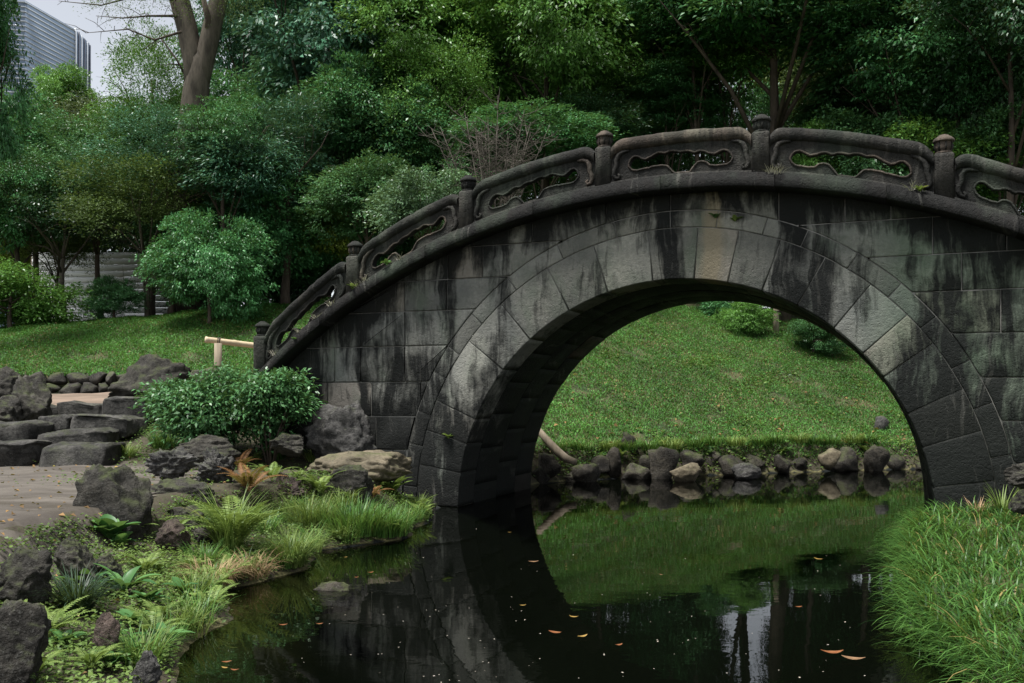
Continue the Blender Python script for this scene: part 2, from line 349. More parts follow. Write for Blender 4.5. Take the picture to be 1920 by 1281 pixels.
def axis_lines(lo, hi, fine_lo, fine_hi, step):
    a = [fine_lo]; s = step
    while a[-1] > lo: s *= 1.25; a.append(a[-1] - s)
    b = [fine_hi]; s = step
    while b[-1] < hi: s *= 1.25; b.append(b[-1] + s)
    return np.array(a[::-1] + list(np.arange(fine_lo + step, fine_hi - step / 2, step)) + b)
gx = axis_lines(-700, 700, -9, 10, 0.11); gy = axis_lines(-60, 1200, 2.5, 23, 0.11)
GX, GY = np.meshgrid(gx, gy); GZ = height(GX, GY)
nx, ny = len(gx), len(gy)
ii = np.arange(nx * ny).reshape(ny, nx)
GF = np.stack([ii[:-1, :-1], ii[:-1, 1:], ii[1:, 1:], ii[1:, :-1]], -1).reshape(-1, 4)
def lawn_mask(x, y):
    far_lawn = (y > np.interp(x, far_x, far_y) + 0.35) & (x > 0)
    left_lawn = (y > 17.75) & (x <= 0)
    return (far_lawn | left_lawn | ((x > 1.6) & (y < 9.5))) & (pond_sd(x, y) > 0.1)
gm, nt = new_mat('ground_soil'); co = tco(nt)
t_ = N(nt, 'ShaderNodeAttribute', attribute_name='tint').outputs['Fac']
n1 = noise_tex(nt, co, 2.2, 7, 0.7); n2 = noise_tex(nt, co, 30, 5, 0.7)
soil = mix(nt, ramp(nt, n1, [(0.35, 0.0), (0.65, 1.0)]), (0.03, 0.024, 0.016), (0.07, 0.058, 0.038))
soil = mix(nt, ramp(nt, n2, [(0.5, 0.0), (0.62, 0.5)]), soil, (0.04, 0.065, 0.016))
turf = mix(nt, ramp(nt, n1, [(0.4, 0.0), (0.62, 1.0)]), (0.022, 0.036, 0.011), (0.075, 0.07, 0.03))
mud = mix(nt, ramp(nt, t_, [(0.0, 0.0), (0.08, 1.0)]), (0.003, 0.005, 0.005), mix(nt, ramp(nt, noise_tex(nt, co, 4, 6, 0.7), [(0.4, 0.0), (0.65, 1.0)]), (0.06, 0.056, 0.022), (0.15, 0.135, 0.06)))
c = mix(nt, ramp(nt, t_, [(0.45, 0.0), (0.55, 1.0)]), soil, turf)
c = mix(nt, ramp(nt, t_, [(0.09, 1.0), (0.14, 0.0)]), c, mud)
finish(nt, c, 0.9, n2, 0.6, 0.03)
zone = np.where(pond_sd(GX, GY) < 0, np.where((GX < 0) & (GY < 7), .08, .0) * np.clip(1 + pond_sd(GX, GY) / .6, 0, 1) ** 1.4, np.where(lawn_mask(GX, GY), 1.0, 0.3))
ground = mk('ground', np.stack([GX, GY, GZ], -1).reshape(-1, 3), GF, gm, smooth=True, tint=zone.ravel())
tag(ground, 'sloping soil and turf ground around the pond', 'ground', kind='structure')

# footpaths: trodden earth sheets a little above the soil
pm = {}
for nm, a, b, gr in (('lower', (0.06, 0.051, 0.042), (0.105, 0.092, 0.076), (0.034, 0.027, 0.017)), ('upper', (0.15, 0.108, 0.08), (0.21, 0.155, 0.115), (0.12, 0.09, 0.065))):
    m, nt = new_mat('earth_path_' + nm); co = tco(nt)
    n1 = noise_tex(nt, mapping(nt, co, (0.55, 1.3, 1)), 2.0, 6, 0.65); n2 = noise_tex(nt, co, 45, 4, 0.7); n3 = noise_tex(nt, mapping(nt, co, (0.5, 1.6, 1), (4, 2, 0)), 1.1, 4, 0.6)
    c = mix(nt, ramp(nt, n1, [(0.38, 0.0), (0.62, 1.0)]), a, b)
    c = mix(nt, ramp(nt, n3, [(0.5, 0.0), (0.64, 0.75)]), c, gr)
    c = mix(nt, ramp(nt, n2, [(0.55, 0.0), (0.7, 0.5)]), c, mix(nt, 0.5, gr, (0.02, 0.02, 0.02)))
    finish(nt, c, 0.85, n2, 0.35, 0.01); pm[nm] = m
def sheet(name, poly, mat, lift, step=0.12):
    """terrain-hugging patch inside a polygon"""
    P = np.array(poly); xs = np.arange(P[:, 0].min(), P[:, 0].max() + step, step); ys = np.arange(P[:, 1].min(), P[:, 1].max() + step, step)
    X, Y = np.meshgrid(xs, ys); ins = np.zeros(X.shape, bool)
    for i in range(len(P)):
        (ax, ay), (bx, by) = P[i], P[(i + 1) % len(P)]
        ins ^= ((ay > Y) != (by > Y)) & (X < (bx - ax) * (Y - ay) / ((by - ay) or 1e-9) + ax)
    idx = np.arange(X.size).reshape(X.shape)
    F = np.stack([idx[:-1, :-1], idx[:-1, 1:], idx[1:, 1:], idx[1:, :-1]], -1)
    keep = ins[:-1, :-1] & ins[1:, 1:] & ins[:-1, 1:] & ins[1:, :-1]
    F = F[keep]; used = np.unique(F); re = np.zeros(X.size, int); re[used] = np.arange(len(used))
    V = np.stack([X, Y, height(X, Y) + lift], -1).reshape(-1, 3)[used]
    return mk(name, V, re[F], mat, smooth=True)
o = sheet('path', [(-9, 3.5), (-2.75, 4.3), (-2.45, 5.2), (-2.6, 6.6), (-3.0, 8.0), (-2.9, 9.3), (-3.5, 10.9), (-4.6, 11.2), (-9, 11.3)], pm['lower'], 0.012)
tag(o, 'worn grey-brown earth path below the stone steps', 'path', kind='structure')
o = sheet('path', [(-9.5, 14.0), (-4.6, 13.75), (-3.6, 13.3), (-3.2, 13.2), (-3.0, 15.0), (-4.2, 17.2), (-9.5, 17.3)], pm['upper'], 0.012)
tag(o, 'reddish-brown earth path above the stone steps', 'path', kind='structure')

# water
wm, nt = new_mat('pond_water'); co = tco(nt)
fr = N(nt, 'ShaderNodeFresnel', IOR=1.42); gl = N(nt, 'ShaderNodeBsdfGlossy', Roughness=0.015)
tr = N(nt, 'ShaderNodeBsdfTransparent'); tr.inputs[0].default_value = (0.34, 0.38, 0.29, 1)
bp = N(nt, 'ShaderNodeBump', Strength=0.05, Distance=0.02); nt.links.new(noise_tex(nt, mapping(nt, co, (1, 1.4, 1)), 3.0, 3, 0.5), bp.inputs['Height'])
for s in (fr, gl): nt.links.new(bp.outputs[0], s.inputs['Normal'])
ms = N(nt, 'ShaderNodeMixShader'); nt.links.new(fr.outputs[0], ms.inputs[0]); nt.links.new(tr.outputs[0], ms.inputs[1]); nt.links.new(gl.outputs[0], ms.inputs[2])
nt.links.new(ms.outputs[0], N(nt, 'ShaderNodeOutputMaterial').inputs[0])
water = mk('water', [(-2.6, -6, 0), (5.5, -6, 0), (15, 10, 0), (15, 18, 0), (-1.2, 18, 0), (-2.6, 9, 0)], [[0, 1, 2, 3, 4, 5]], wm)
tag(water, 'still dark pond water under the arch', 'water', kind='structure')

# ------------------------------------------------------------------ bridge
bridge = empty('bridge', (BP[0], BP[1], 0), -BA)
tag(bridge, 'arched dark stone footbridge with carved parapets spanning the pond', 'bridge')
C0, CR, CTOP = 0.05, 7.7, 3.39                     # coping curve: circle under the band
def cop(s): return CTOP - CR + np.sqrt(np.maximum(CR * CR - (np.asarray(s, float) - C0) ** 2, 0.01))
BAND = 0.15; OVER = 0.26
def inset(poly, d):
    """mitred inset of a CCW polygon in the plane"""
    P = np.array(poly, float); n = len(P); out = []
    for i in range(n):
        a, b, c_ = P[i - 1], P[i], P[(i + 1) % n]
        e1 = (b - a); e2 = (c_ - b)
        l1 = np.hypot(*e1) or 1e-9; l2 = np.hypot(*e2) or 1e-9
        n1_ = np.array([-e1[1], e1[0]]) / l1; n2_ = np.array([-e2[1], e2[0]]) / l2
        k = n1_ + n2_; q = k @ k
        out.append(b + k * (2 * d / max(q, 0.6)))
    return np.array(out)
def dedupe(poly):
    out = []
    for p in poly:
        if not out or math.hypot(p[0] - out[-1][0], p[1] - out[-1][1]) > 0.004: out.append(tuple(p))
    if len(out) > 2 and math.hypot(out[0][0] - out[-1][0], out[0][1] - out[-1][1]) < 0.004: out.pop()
    return out
def stone(name, poly, y0, y1, mat, gap=0.0045, bev=0.010, back=False):
    """block with a rounded front edge; poly in (s, z), front at y0, back at y1"""
    poly = dedupe(poly)
    if len(poly) < 3: return None
    A = sum(poly[i - 1][0] * poly[i][1] - poly[i][0] * poly[i - 1][1] for i in range(len(poly))) / 2
    if abs(A) < 0.004: return None
    if A < 0: poly = poly[::-1]
    P0 = inset(poly, gap); P1 = inset(poly, gap + bev * 0.3); P2 = inset(poly, gap + bev)
    n = len(P0); b = bev * 0.8
    rows = [(P2, y0), (P1, y0 + b * 0.3), (P0, y0 + b)] + ([(P0, y1 - b), (P2, y1)] if back else [(P0, y1)])
    V = []; F = []
    for R_, y in rows: V += [(p[0], y, p[1]) for p in R_]
    for r in range(len(rows) - 1):
        for i in range(n):
            j = (i + 1) % n; F.append([r * n + i, r * n + j, (r + 1) * n + j, (r + 1) * n + i])
    F.append(list(range(n))[::-1])
    if back: F.append([(len(rows) - 1) * n + i for i in range(n)])
    # stones are hand dressed: push the front edge about a little
    V = np.array(V); V[:, 1] += 0.007 * np.array([mnoise.noise(Vector((v[0] * 3, 7.7, v[2] * 3))) for v in V])
    return mk(name, V, F, mat, bridge)

def arc(r, a0, a1, n=7): return [(r * math.sin(a), r * math.cos(a)) for a in np.linspace(a0, a1, n)]
def sector(r0, r1, a0, a1, n=7): return arc(r0, a0, a1, n) + arc(r1, a1, a0, n)
rd = math.radians
rng = random.Random(3)
VJ = [-99, -90, -81, -73.2, -66.3, -51.2, -40.5, -27.9, -17, -5.5, 4.5, 12.5, 20.7, 29.5, 39.1, 47.6, 54.4, 64, 72, 81, 90, 99]
R1, R2 = 3.04, 3.22
for i in range(len(VJ) - 1):
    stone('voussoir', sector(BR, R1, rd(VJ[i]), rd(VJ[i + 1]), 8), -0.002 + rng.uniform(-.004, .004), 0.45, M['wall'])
RJ = [-96, -86, -77, -70, -61, -55, -46.5, -36, -24, -12, -1, 8, 17, 24.5, 34, 43, 51, 60, 68, 77, 86, 96]
for i in range(len(RJ) - 1):
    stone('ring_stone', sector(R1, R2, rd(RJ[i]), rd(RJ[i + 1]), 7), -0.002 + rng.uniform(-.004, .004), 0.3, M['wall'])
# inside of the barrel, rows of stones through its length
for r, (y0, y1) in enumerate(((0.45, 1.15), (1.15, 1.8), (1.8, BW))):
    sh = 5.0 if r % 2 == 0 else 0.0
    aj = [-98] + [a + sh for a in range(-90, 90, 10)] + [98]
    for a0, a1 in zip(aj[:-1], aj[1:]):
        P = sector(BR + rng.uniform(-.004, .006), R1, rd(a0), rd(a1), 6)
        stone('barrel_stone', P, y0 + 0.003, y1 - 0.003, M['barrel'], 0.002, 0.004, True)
# spandrel courses
CZ = [-0.6, -0.1, 0.28, 0.64, 1.035, 1.44, 1.86, 2.265, 2.62, 2.98, 3.6]
LJ = {0: [-4.4, -3.7], 1: [-4.2, -3.5], 2: [-4.5, -3.9, -3.35], 3: [-4.6, -4.1, -3.58, -3.0], 4: [-4.75, -4.25, -3.65, -2.98], 5: [-4.5, -4.15, -3.79, -3.19], 6: [-4.35, -3.78, -3.19],
      7: [-4.2, -3.2, -2.65], 8: [-2.64, -2.2], 9: [-1.6, -0.75]}
RJn = {0: [3.7, 4.4], 1: [3.6, 4.2], 2: [3.45, 4.0], 3: [3.6, 4.3], 4: [3.25, 3.95], 5: [3.4, 4.1], 6: [3.05, 3.75], 7: [2.72, 3.45], 8: [2.47, 3.1], 9: [1.05, 1.68, 2.1]}
def course_block(s0, s1, z0, z1, y0):
    ss = np.linspace(s0, s1, 121 if min(abs(s0), abs(s1)) < R2 + .2 else 15)
    lo = np.maximum(z0, np.where(np.abs(ss) < R2, np.sqrt(np.maximum(R2 * R2 - ss * ss, 0)), -9)); hi = np.minimum(z1, cop(ss) + 0.02)
    ok = hi - lo > 0.003
    if ok.sum() < 2: return
    runs = np.split(np.arange(len(ss)), np.nonzero(np.diff(ok.astype(int)))[0] + 1)
    for r in runs:
        if len(r) < 2 or not ok[r[0]]: continue
        course_run(ss[r], lo[r], hi[r], y0)
def course_run(ss, lo, hi, y0):
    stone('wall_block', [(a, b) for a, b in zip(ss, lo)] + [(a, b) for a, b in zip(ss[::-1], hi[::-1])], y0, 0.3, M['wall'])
for k in range(len(CZ) - 1):
    z0, z1 = CZ[k], CZ[k + 1]
    js = [-5.25] + LJ[k] + ([0.0] if k < 9 else [-0.05]) + RJn[k] + [5.35]
    for a, b in zip(js[:-1], js[1:]):
        course_block(a, b, z0, z1, rng.uniform(-.008, .006))
# solid core behind the joints
ss = np.unique(np.concatenate([np.linspace(-5.24, 5.34, 121), (BR + .02) * np.sin(np.linspace(-math.pi / 2, math.pi / 2, 91)), [-BR - .021, BR + .021]])); mb = MB()
lo = np.where(np.abs(ss) < BR + .02, np.sqrt(np.maximum((BR + .02) ** 2 - ss * ss, 0)), -0.6); lo = np.maximum(lo, -0.6); hi = cop(ss) + 0.01
V = []
for y in (0.014, BW - 0.014):
    V += [(s, y, z) for s, z in zip(ss, lo)] + [(s, y, z) for s, z in zip(ss, hi)]
n = len(ss); F = []
for i in range(n - 1):
    a, b = i, i + 1
    F += [[a, b, n + b, n + a], [2 * n + b, 2 * n + a, 3 * n + a, 3 * n + b], [n + a, n + b, 3 * n + b, 3 * n + a], [b, a, 2 * n + a, 2 * n + b]]
mk('wall_core', V, F, M['mortar'], bridge)
# far face of the spandrels (plain ashlar as on the near side)
for k in range(len(CZ) - 1):
    js = [-5.25] + LJ[k] + [0.0] + RJn[k] + [5.35]
    for a, b in zip(js[:-1], js[1:]):
        s_ = np.linspace(a, b, 11)
        l_ = np.maximum(CZ[k], np.where(np.abs(s_) < R1, np.sqrt(np.maximum(R1 * R1 - s_ * s_, 0)), -9)); h_ = np.minimum(CZ[k + 1], cop(s_) + 0.02)
        ok = h_ - l_ > 0.012
        if ok.sum() > 1:
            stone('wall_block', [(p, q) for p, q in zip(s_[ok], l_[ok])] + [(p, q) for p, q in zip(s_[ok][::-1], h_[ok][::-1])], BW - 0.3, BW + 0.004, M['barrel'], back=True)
# coping band: a run of long kerb stones with a shallow roll along the top
POSTS = [-5.12, -3.80, -2.332, -0.738, 0.891, 2.559, 4.0, 5.28]
def band_piece(sa, sb, side):
    nn = 9; ss = np.linspace(sa, sb, nn)
    prof = [(-OVER + .006, .005), (-OVER, .014), (-OVER, BAND - .032), (-OVER + .02, BAND - .026), (-OVER + .02, BAND - .004), (-OVER + .028, BAND), (0.12, BAND), (0.12, 0.0)]
    V = []; F = []; m_ = len(prof)
    for s in ss:
        z = float(cop(s))
        for (y, w) in prof:
            yy = y if side == 0 else BW - y
            V.append((s, yy, z + w))
    for i in range(nn - 1):
        for j in range(m_):
            j2 = (j + 1) % m_
            F.append([i * m_ + j, i * m_ + j2, (i + 1) * m_ + j2, (i + 1) * m_ + j])
    F.append(list(range(m_))); F.append([(nn - 1) * m_ + j for j in range(m_)][::-1])
    mk('coping_stone', V, F, M['coping'], bridge)
for side in (0, 1):
    cuts = [-5.3]
    while cuts[-1] < 5.3: cuts.append(min(cuts[-1] + rng.uniform(0.95, 1.5), 5.4))
    for a, b in zip(cuts[:-1], cuts[1:]):
        if b - a > .1: band_piece(a + .002, b - .002, side)
# walking deck: shallow slabs following the curve
for i, (a, b) in enumerate(zip(np.linspace(-5.3, 5.3, 25)[:-1], np.linspace(-5.3, 5.3, 25)[1:])):
    mb = MB(); za, zb = float(cop(a)) + .11, float(cop(b)) + .11
    V = [(a + .004, .125, za - .1), (b - .004, .125, zb - .1), (b - .004, BW - .125, zb - .1), (a + .004, BW - .125, za - .1), (a + .004, .125, za), (b - .004, .125, zb), (b - .004, BW - .125, zb), (a + .004, BW - .125, za)]
    mk('deck_slab', V, [[0, 3, 2, 1], [4, 5, 6, 7], [0, 1, 5, 4], [1, 2, 6, 5], [2, 3, 7, 6], [3, 0, 4, 7]], M['coping'], bridge)
# posts
def make_post(s, side):
    yc = -0.10 if side == 0 else BW + 0.10
    zb = float(cop(s)) + BAND - 0.035; end = abs(s) > 5
    hh = 0.455 + (0.05 if end else 0)
    lowz = -0.3 if end else 0.0
    w = 0.088; c_ = 0.016; mb = MB()
    ring = [(-w + c_, -w), (w - c_, -w), (w, -w + c_), (w, w - c_), (w - c_, w), (-w + c_, w), (-w, w - c_), (-w, -w + c_)]
    V = []; F = []
    for z, k in ((lowz, 1.0), (hh - .03, 0.985), (hh - .012, 0.96), (hh, 0.84)):
        V += [(p[0] * k, p[1] * k, z) for p in ring]
    for r in range(3):
        for i in range(8):
            j = (i + 1) % 8; F.append([r * 8 + i, r * 8 + j, (r + 1) * 8 + j, (r + 1) * 8 + i])
    F.append(list(range(8))[::-1]); F.append([24 + i for i in range(8)])
    V = [(v[0] + s, v[1] + yc, v[2] + zb) for v in V]
    p = mk('post', V, F, M['post'], bridge)
    cp = MB(); z0 = hh
    cp.lathe([(.074, 0), (.078, .005), (.078, .016), (.066, .02), (.064, .03), (.073, .04), (.078, .062), (.078, .092), (.073, .108), (.073, .112), (.094, .114), (.097, .122), (.093, .136), (.08, .152), (.058, .166), (.05, .168), (.046, .178), (.024, .186), (.002, .188)], 16, (s, yc, zb + z0))
    co_ = cp.build('cap', M['parapet'], p, True)
    ribs = MB()
    for k in range(8):
        a = 2 * math.pi * k / 8 + .2
        ribs.tube([(s + math.cos(a) * .066, yc + math.sin(a) * .066, zb + z0 + .03), (s + math.cos(a) * .08, yc + math.sin(a) * .08, zb + z0 + .062), (s + math.cos(a) * .08, yc + math.sin(a) * .08, zb + z0 + .085), (s + math.cos(a) * .07, yc + math.sin(a) * .07, zb + z0 + .105)], .009, 5)
    ribs.build('cap_rib', M['parapet'], p, True)
TOPC = np.array([(-1, .165), (-.97, .205), (-.91, .24), (-.82, .252), (-.73, .232), (-.66, .212), (-.58, .225), (-.5, .243), (-.38, .252), (-.3, .244), (-.2, .258), (-.05, .262), (.05, .270), (.2, .276), (.3, .268), (.42, .272), (.52, .258), (.6, .236), (.67, .222), (.74, .236), (.82, .265), (.9, .268), (.97, .235), (1, .185)])
BOTC = np.array([(-1, .155), (-.97, .12), (-.9, .092), (-.8, .086), (-.68, .08), (-.58, .092), (-.52, .128), (-.44, .14), (-.34, .125), (-.26, .085), (-.2, .03), (.1, .03), (.16, .075), (.24, .115), (.36, .135), (.48, .13), (.58, .118), (.7, .112), (.84, .106), (.93, .118), (1, .165)])
def make_panel(sa, sb, side, flip):
    """pierced parapet slab between two posts"""
    a, b = sa + .088, sb - .088; cx, hw = (a + b) / 2, (b - a) / 2 * 0.74
    H = 0.37; y0, y1 = (-0.155, -0.055) if side == 0 else (BW + .055, BW + .155)
    us = np.linspace(-1, 1, 71); uu = -us[::-1] if False else us
    sg = -1 if flip else 1
    tw = np.interp(us, TOPC[:, 0], TOPC[:, 1]); bw = np.interp(us, BOTC[:, 0], BOTC[:, 1])
    S = cx + us * hw
    env = np.clip(1 - us ** 8, 0, 1); mid_ = np.abs(us) < .62
    tw = tw - .008 * env + np.where(mid_, .011 * np.abs(np.sin(us * 11.5)) - .006, 0); bw = bw + .004 * env - np.where(mid_ & (bw > .06), .010 * np.abs(np.sin(us * 10.5 + .6)), 0)
    if flip: tw, bw = tw[::-1], bw[::-1]
    cols = [(s, [(-.03, H)]) for s in np.linspace(a, S[0], 6)[:-1]]
    zc = lambda s, w: float(cop(s)) + BAND + w
    V = []; F = []
    def q(*pts): n0 = len(V); V.extend(pts); F.append(list(range(n0, n0 + len(pts))))
    def strip(s0, s1, l0, l1, h0, h1):
        q((s0, y0, zc(s0, l0)), (s1, y0, zc(s1, l1)), (s1, y0, zc(s1, h1)), (s0, y0, zc(s0, h0)))
        q((s1, y1, zc(s1, l1)), (s0, y1, zc(s0, l0)), (s0, y1, zc(s0, h0)), (s1, y1, zc(s1, h1)))
    for s0, s1 in zip(np.linspace(a, S[0], 5)[:-1], np.linspace(a, S[0], 5)[1:]): strip(s0, s1, -.03, -.03, H, H)
    for s0, s1 in zip(np.linspace(S[-1], b, 5)[:-1], np.linspace(S[-1], b, 5)[1:]): strip(s0, s1, -.03, -.03, H, H)
    for i in range(len(S) - 1):
        strip(S[i], S[i + 1], -.03, -.03, bw[i], bw[i + 1]); strip(S[i], S[i + 1], tw[i], tw[i + 1], H, H)
        q((S[i], y0, zc(S[i], bw[i])), (S[i], y1, zc(S[i], bw[i])), (S[i + 1], y1, zc(S[i + 1], bw[i + 1])), (S[i + 1], y0, zc(S[i + 1], bw[i + 1])))
        q((S[i + 1], y0, zc(S[i + 1], tw[i + 1])), (S[i + 1], y1, zc(S[i + 1], tw[i + 1])), (S[i], y1, zc(S[i], tw[i])), (S[i], y0, zc(S[i], tw[i])))
    for k in (0, -1): q((S[k], y0, zc(S[k], bw[k])), (S[k], y1, zc(S[k], bw[k])), (S[k], y1, zc(S[k], tw[k])), (S[k], y0, zc(S[k], tw[k])))
    pn = mk('panel', V, F, M['parapet'], bridge)
    # rim moulding round the opening
    yf = y0 - .002 if side == 0 else y1 + .002
    path = [(s, yf, zc(s, w)) for s, w in zip(S, tw)] + [(s, yf, zc(s, w)) for s, w in zip(S[::-1], bw[::-1])]
    rm = MB(); rm.tube(path + [path[0]], .011, 6, False); rm.build('rim', M['parapet'], pn, True)
    # plinth strip at the foot
    pl = MB(); ssn = np.linspace(a, b, 15)
    for s0, s1 in zip(ssn[:-1], ssn[1:]):
        ya, yb_ = (y0 - .022, y0 + .01) if side == 0 else (y1 - .01, y1 + .022)
        pl.add([(s0, ya, zc(s0, -.02)), (s1, ya, zc(s1, -.02)), (s1, ya, zc(s1, .028)), (s0, ya, zc(s0, .028)), (s0, yb_, zc(s0, .036)), (s1, yb_, zc(s1, .036))], [[0, 1, 2, 3], [3, 2, 5, 4]])
    pl.build('plinth', M['parapet'], pn)
    # rounded hand rail with dipping ends
    yc = (y0 + y1) / 2; n_ = 70; ring = 16; V = []; F = []
    for i, s in enumerate(np.linspace(a + .004, b - .004, n_)):
        e = min(s - a, b - s); k = max(0.0, 1 - e / .13)
        dip = .075 * k ** 2.2; hgt = .072 * (1 - .12 * k)
        for j in range(ring):
            t = 2 * math.pi * j / ring
            cy, cz = math.cos(t), math.sin(t)
            V.append((s, yc + .098 * math.copysign(abs(cy) ** .75, cy), zc(s, .402 - dip) + hgt * math.copysign(abs(cz) ** .8, cz)))
    for i in range(n_ - 1):
        for j in range(ring):
            j2 = (j + 1) % ring; F.append([i * ring + j, i * ring + j2, (i + 1) * ring + j2, (i + 1) * ring + j])
    F.append(list(range(ring))); F.append([(n_ - 1) * ring + j for j in range(ring)][::-1])
    V = np.array(V); V += np.array([[mnoise.noise(Vector(v) * 5 + Vector((k * 7, 0, 0))) * .009 + mnoise.noise(Vector(v) * 17 + Vector((0, k * 7, 0))) * .005 for k in range(3)] for v in V])
    mk('handrail', V, F, M['parapet'], bridge, True)
    # carved scrolls running down beside the posts
    for e, sg in ((a, 1), (b, -1)):
        sc = MB(); yy = y0 - .012 if side == 0 else y1 + .012
        pts = [(e + sg * .20, .33), (e + sg * .13, .325), (e + sg * .085, .30), (e + sg * .06, .25), (e + sg * .062, .20), (e + sg * .04, .15), (e + sg * .03, .10), (e + sg * .05, .06), (e + sg * .085, .055), (e + sg * .095, .085), (e + sg * .075, .10)]
        sc.tube([(p, yy, zc(p, w)) for p, w in pts], [.012, .02, .026, .028, .024, .026, .024, .02, .018, .015, .01], 7)
        sc.build('scroll', M['parapet'], pn, True)
for side in (0, 1):
    for s in POSTS: make_post(s, side)
    for i, (a, b) in enumerate(zip(POSTS[:-1], POSTS[1:])): make_panel(a, b, side, i in (3, ) or False)
# small ferns rooted in the joints come later, with the plants

# ------------------------------------------------------------------ foliage makers
def unit(v): return v / np.maximum(np.linalg.norm(v, axis=-1, keepdims=True), 1e-9)
def leaf_geo(pos, dirn, nrm, L, Wd, fold=0.18):
    """pointed leaf of four corners, folded along its midrib"""
    d = unit(dirn); s = unit(np.cross(d, nrm)); n = np.cross(s, d)
    L = np.asarray(L)[:, None]; Wd = np.asarray(Wd)[:, None]
    b = pos; tip = pos + d * L - n * L * 0.12
    m = pos + d * L * 0.45
    l = m + s * Wd * .5 + n * Wd * fold; r = m - s * Wd * .5 + n * Wd * fold
    V = np.stack([b, r, tip, l], 1).reshape(-1, 3)
    F = np.arange(len(pos) * 4).reshape(-1, 4)
    return V, F
def crown_data(name, seed, nclump, per, R, clr, L, style='dense', mat=None, inner=0.42):
    """foliage of one crown: leafy sprays spread through a lumpy volume round the origin"""
    g = np.random.default_rng(seed)
    Rv = np.array(R); nb = max(16, nclump // 36)
    bd = unit(g.normal(size=(nb, 3))); bd[:, 2] = np.where(bd[:, 2] < -.5, -bd[:, 2], bd[:, 2])
    bc = bd * (g.uniform(.3, 1.0, nb) ** .8)[:, None] * Rv; br_ = g.choice([.18, .26, .36, .5], nb) * g.uniform(.85, 1.15, nb) * Rv.mean() * (1.15 if style in ('dense',) else 1.0)
    wgt = br_ ** 2; bk = g.choice(nb, nclump, p=wgt / wgt.sum())
    d = unit(g.normal(size=(nclump, 3)) + np.array([0, 0, .35]))
    rad = (inner + (1 - inner) * g.random(nclump) ** 0.5) * np.where(g.random(nclump) < .16, g.uniform(1.05, 1.45, nclump), 1.0)
    C = bc[bk] + d * (rad * br_[bk])[:, None] * np.array([1.15, 1.15, .75])
    if style == 'layered':
        C[:, 2] = np.round(C[:, 2] / .55 + g.normal(0, .12, nclump)) * .55 + g.normal(0, .06, nclump)
    flat = {'dense': .38, 'layered': .14, 'loose': .6, 'sparse': .8, 'feather': .3}[style]
    sz = clr * g.uniform(.6, 1.35, nclump)
    k = np.repeat(np.arange(nclump), per); n = len(k)
    q = g.normal(size=(n, 3)); q = unit(q) * (g.random((n, 1)) ** .5)
    ca = np.arctan2(C[:, 1] - .3 * bc[bk][:, 1], C[:, 0] - .3 * bc[bk][:, 0]) + g.normal(0, .5, nclump)      # sprays reach outwards
    el = g.uniform(1.0, 1.9, nclump)
    qx = q[:, 0] * el[k]; qy = q[:, 1] / np.sqrt(el[k]); cs, sn = np.cos(ca)[k], np.sin(ca)[k]
    q = np.stack([qx * cs - qy * sn, qx * sn + qy * cs, q[:, 2] * flat], 1) * sz[k][:, None]
    P = C[k] + q
    P[:, 2] -= 0.28 * (q[:, 0] ** 2 + q[:, 1] ** 2) / np.maximum(sz[k], .05)      # and droop at the rim
    out = unit(q * np.array([1, 1, .4]) + C[k] * .12 + g.normal(0, .12, (n, 3))); out[:, 2] -= g.uniform(0, .5, n)
    nr = np.array([0, 0, 1.0]) + g.normal(0, .6 if style != 'layered' else .4, (n, 3)) + unit(C[k]) * .45
    ll = L * g.uniform(.7, 1.3, n); ww = ll * g.uniform(.36, .5, n) * (.5 if style == 'feather' else 1)
    V, F = leaf_geo(P, out, nr, ll, ww)
    ct = .5 * g.random(nclump) + .5 * g.random(nb)[bk]
    t = np.clip(.55 * ct[k] + .45 * g.random(n) + .12 * q[:, 2] / np.maximum(sz[k], .05), 0, 1)
    return mk(name, V, F, mat, data_only=True, tint=np.repeat(t, 4))

LEAF = {
 'deep': mat_leaf('leaf_deep_green', (0.013, 0.046, 0.016), (0.089, 0.271, 0.091), .22),
 'blue': mat_leaf('leaf_blue_green', (0.011, 0.044, 0.026), (0.091, 0.250, 0.140), .2),
 'bright': mat_leaf('leaf_fresh_green', (0.029, 0.090, 0.016), (0.151, 0.343, 0.066), .3),
 'olive': mat_leaf('leaf_olive', (0.034, 0.068, 0.015), (0.129, 0.198, 0.051), .3, .6),
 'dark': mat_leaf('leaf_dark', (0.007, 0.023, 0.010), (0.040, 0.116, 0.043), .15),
 'yellow': mat_leaf('leaf_yellow_green', (0.053, 0.096, 0.012), (0.343, 0.465, 0.075), .35),
 'pale': mat_leaf('leaf_variegated', (0.021, 0.062, 0.025), (0.193, 0.327, 0.165), .2),
 'rust': mat_leaf('leaf_autumn', (0.117, 0.085, 0.022), (0.520, 0.421, 0.125), .35),
 'shrub': mat_leaf('leaf_shrub', (0.015, 0.056, 0.018), (0.094, 0.231, 0.081), .2, .38),
 'grey': mat_leaf('leaf_greyish', (0.034, 0.051, 0.027), (0.154, 0.211, 0.107), .25, .6),
}
CT = {}
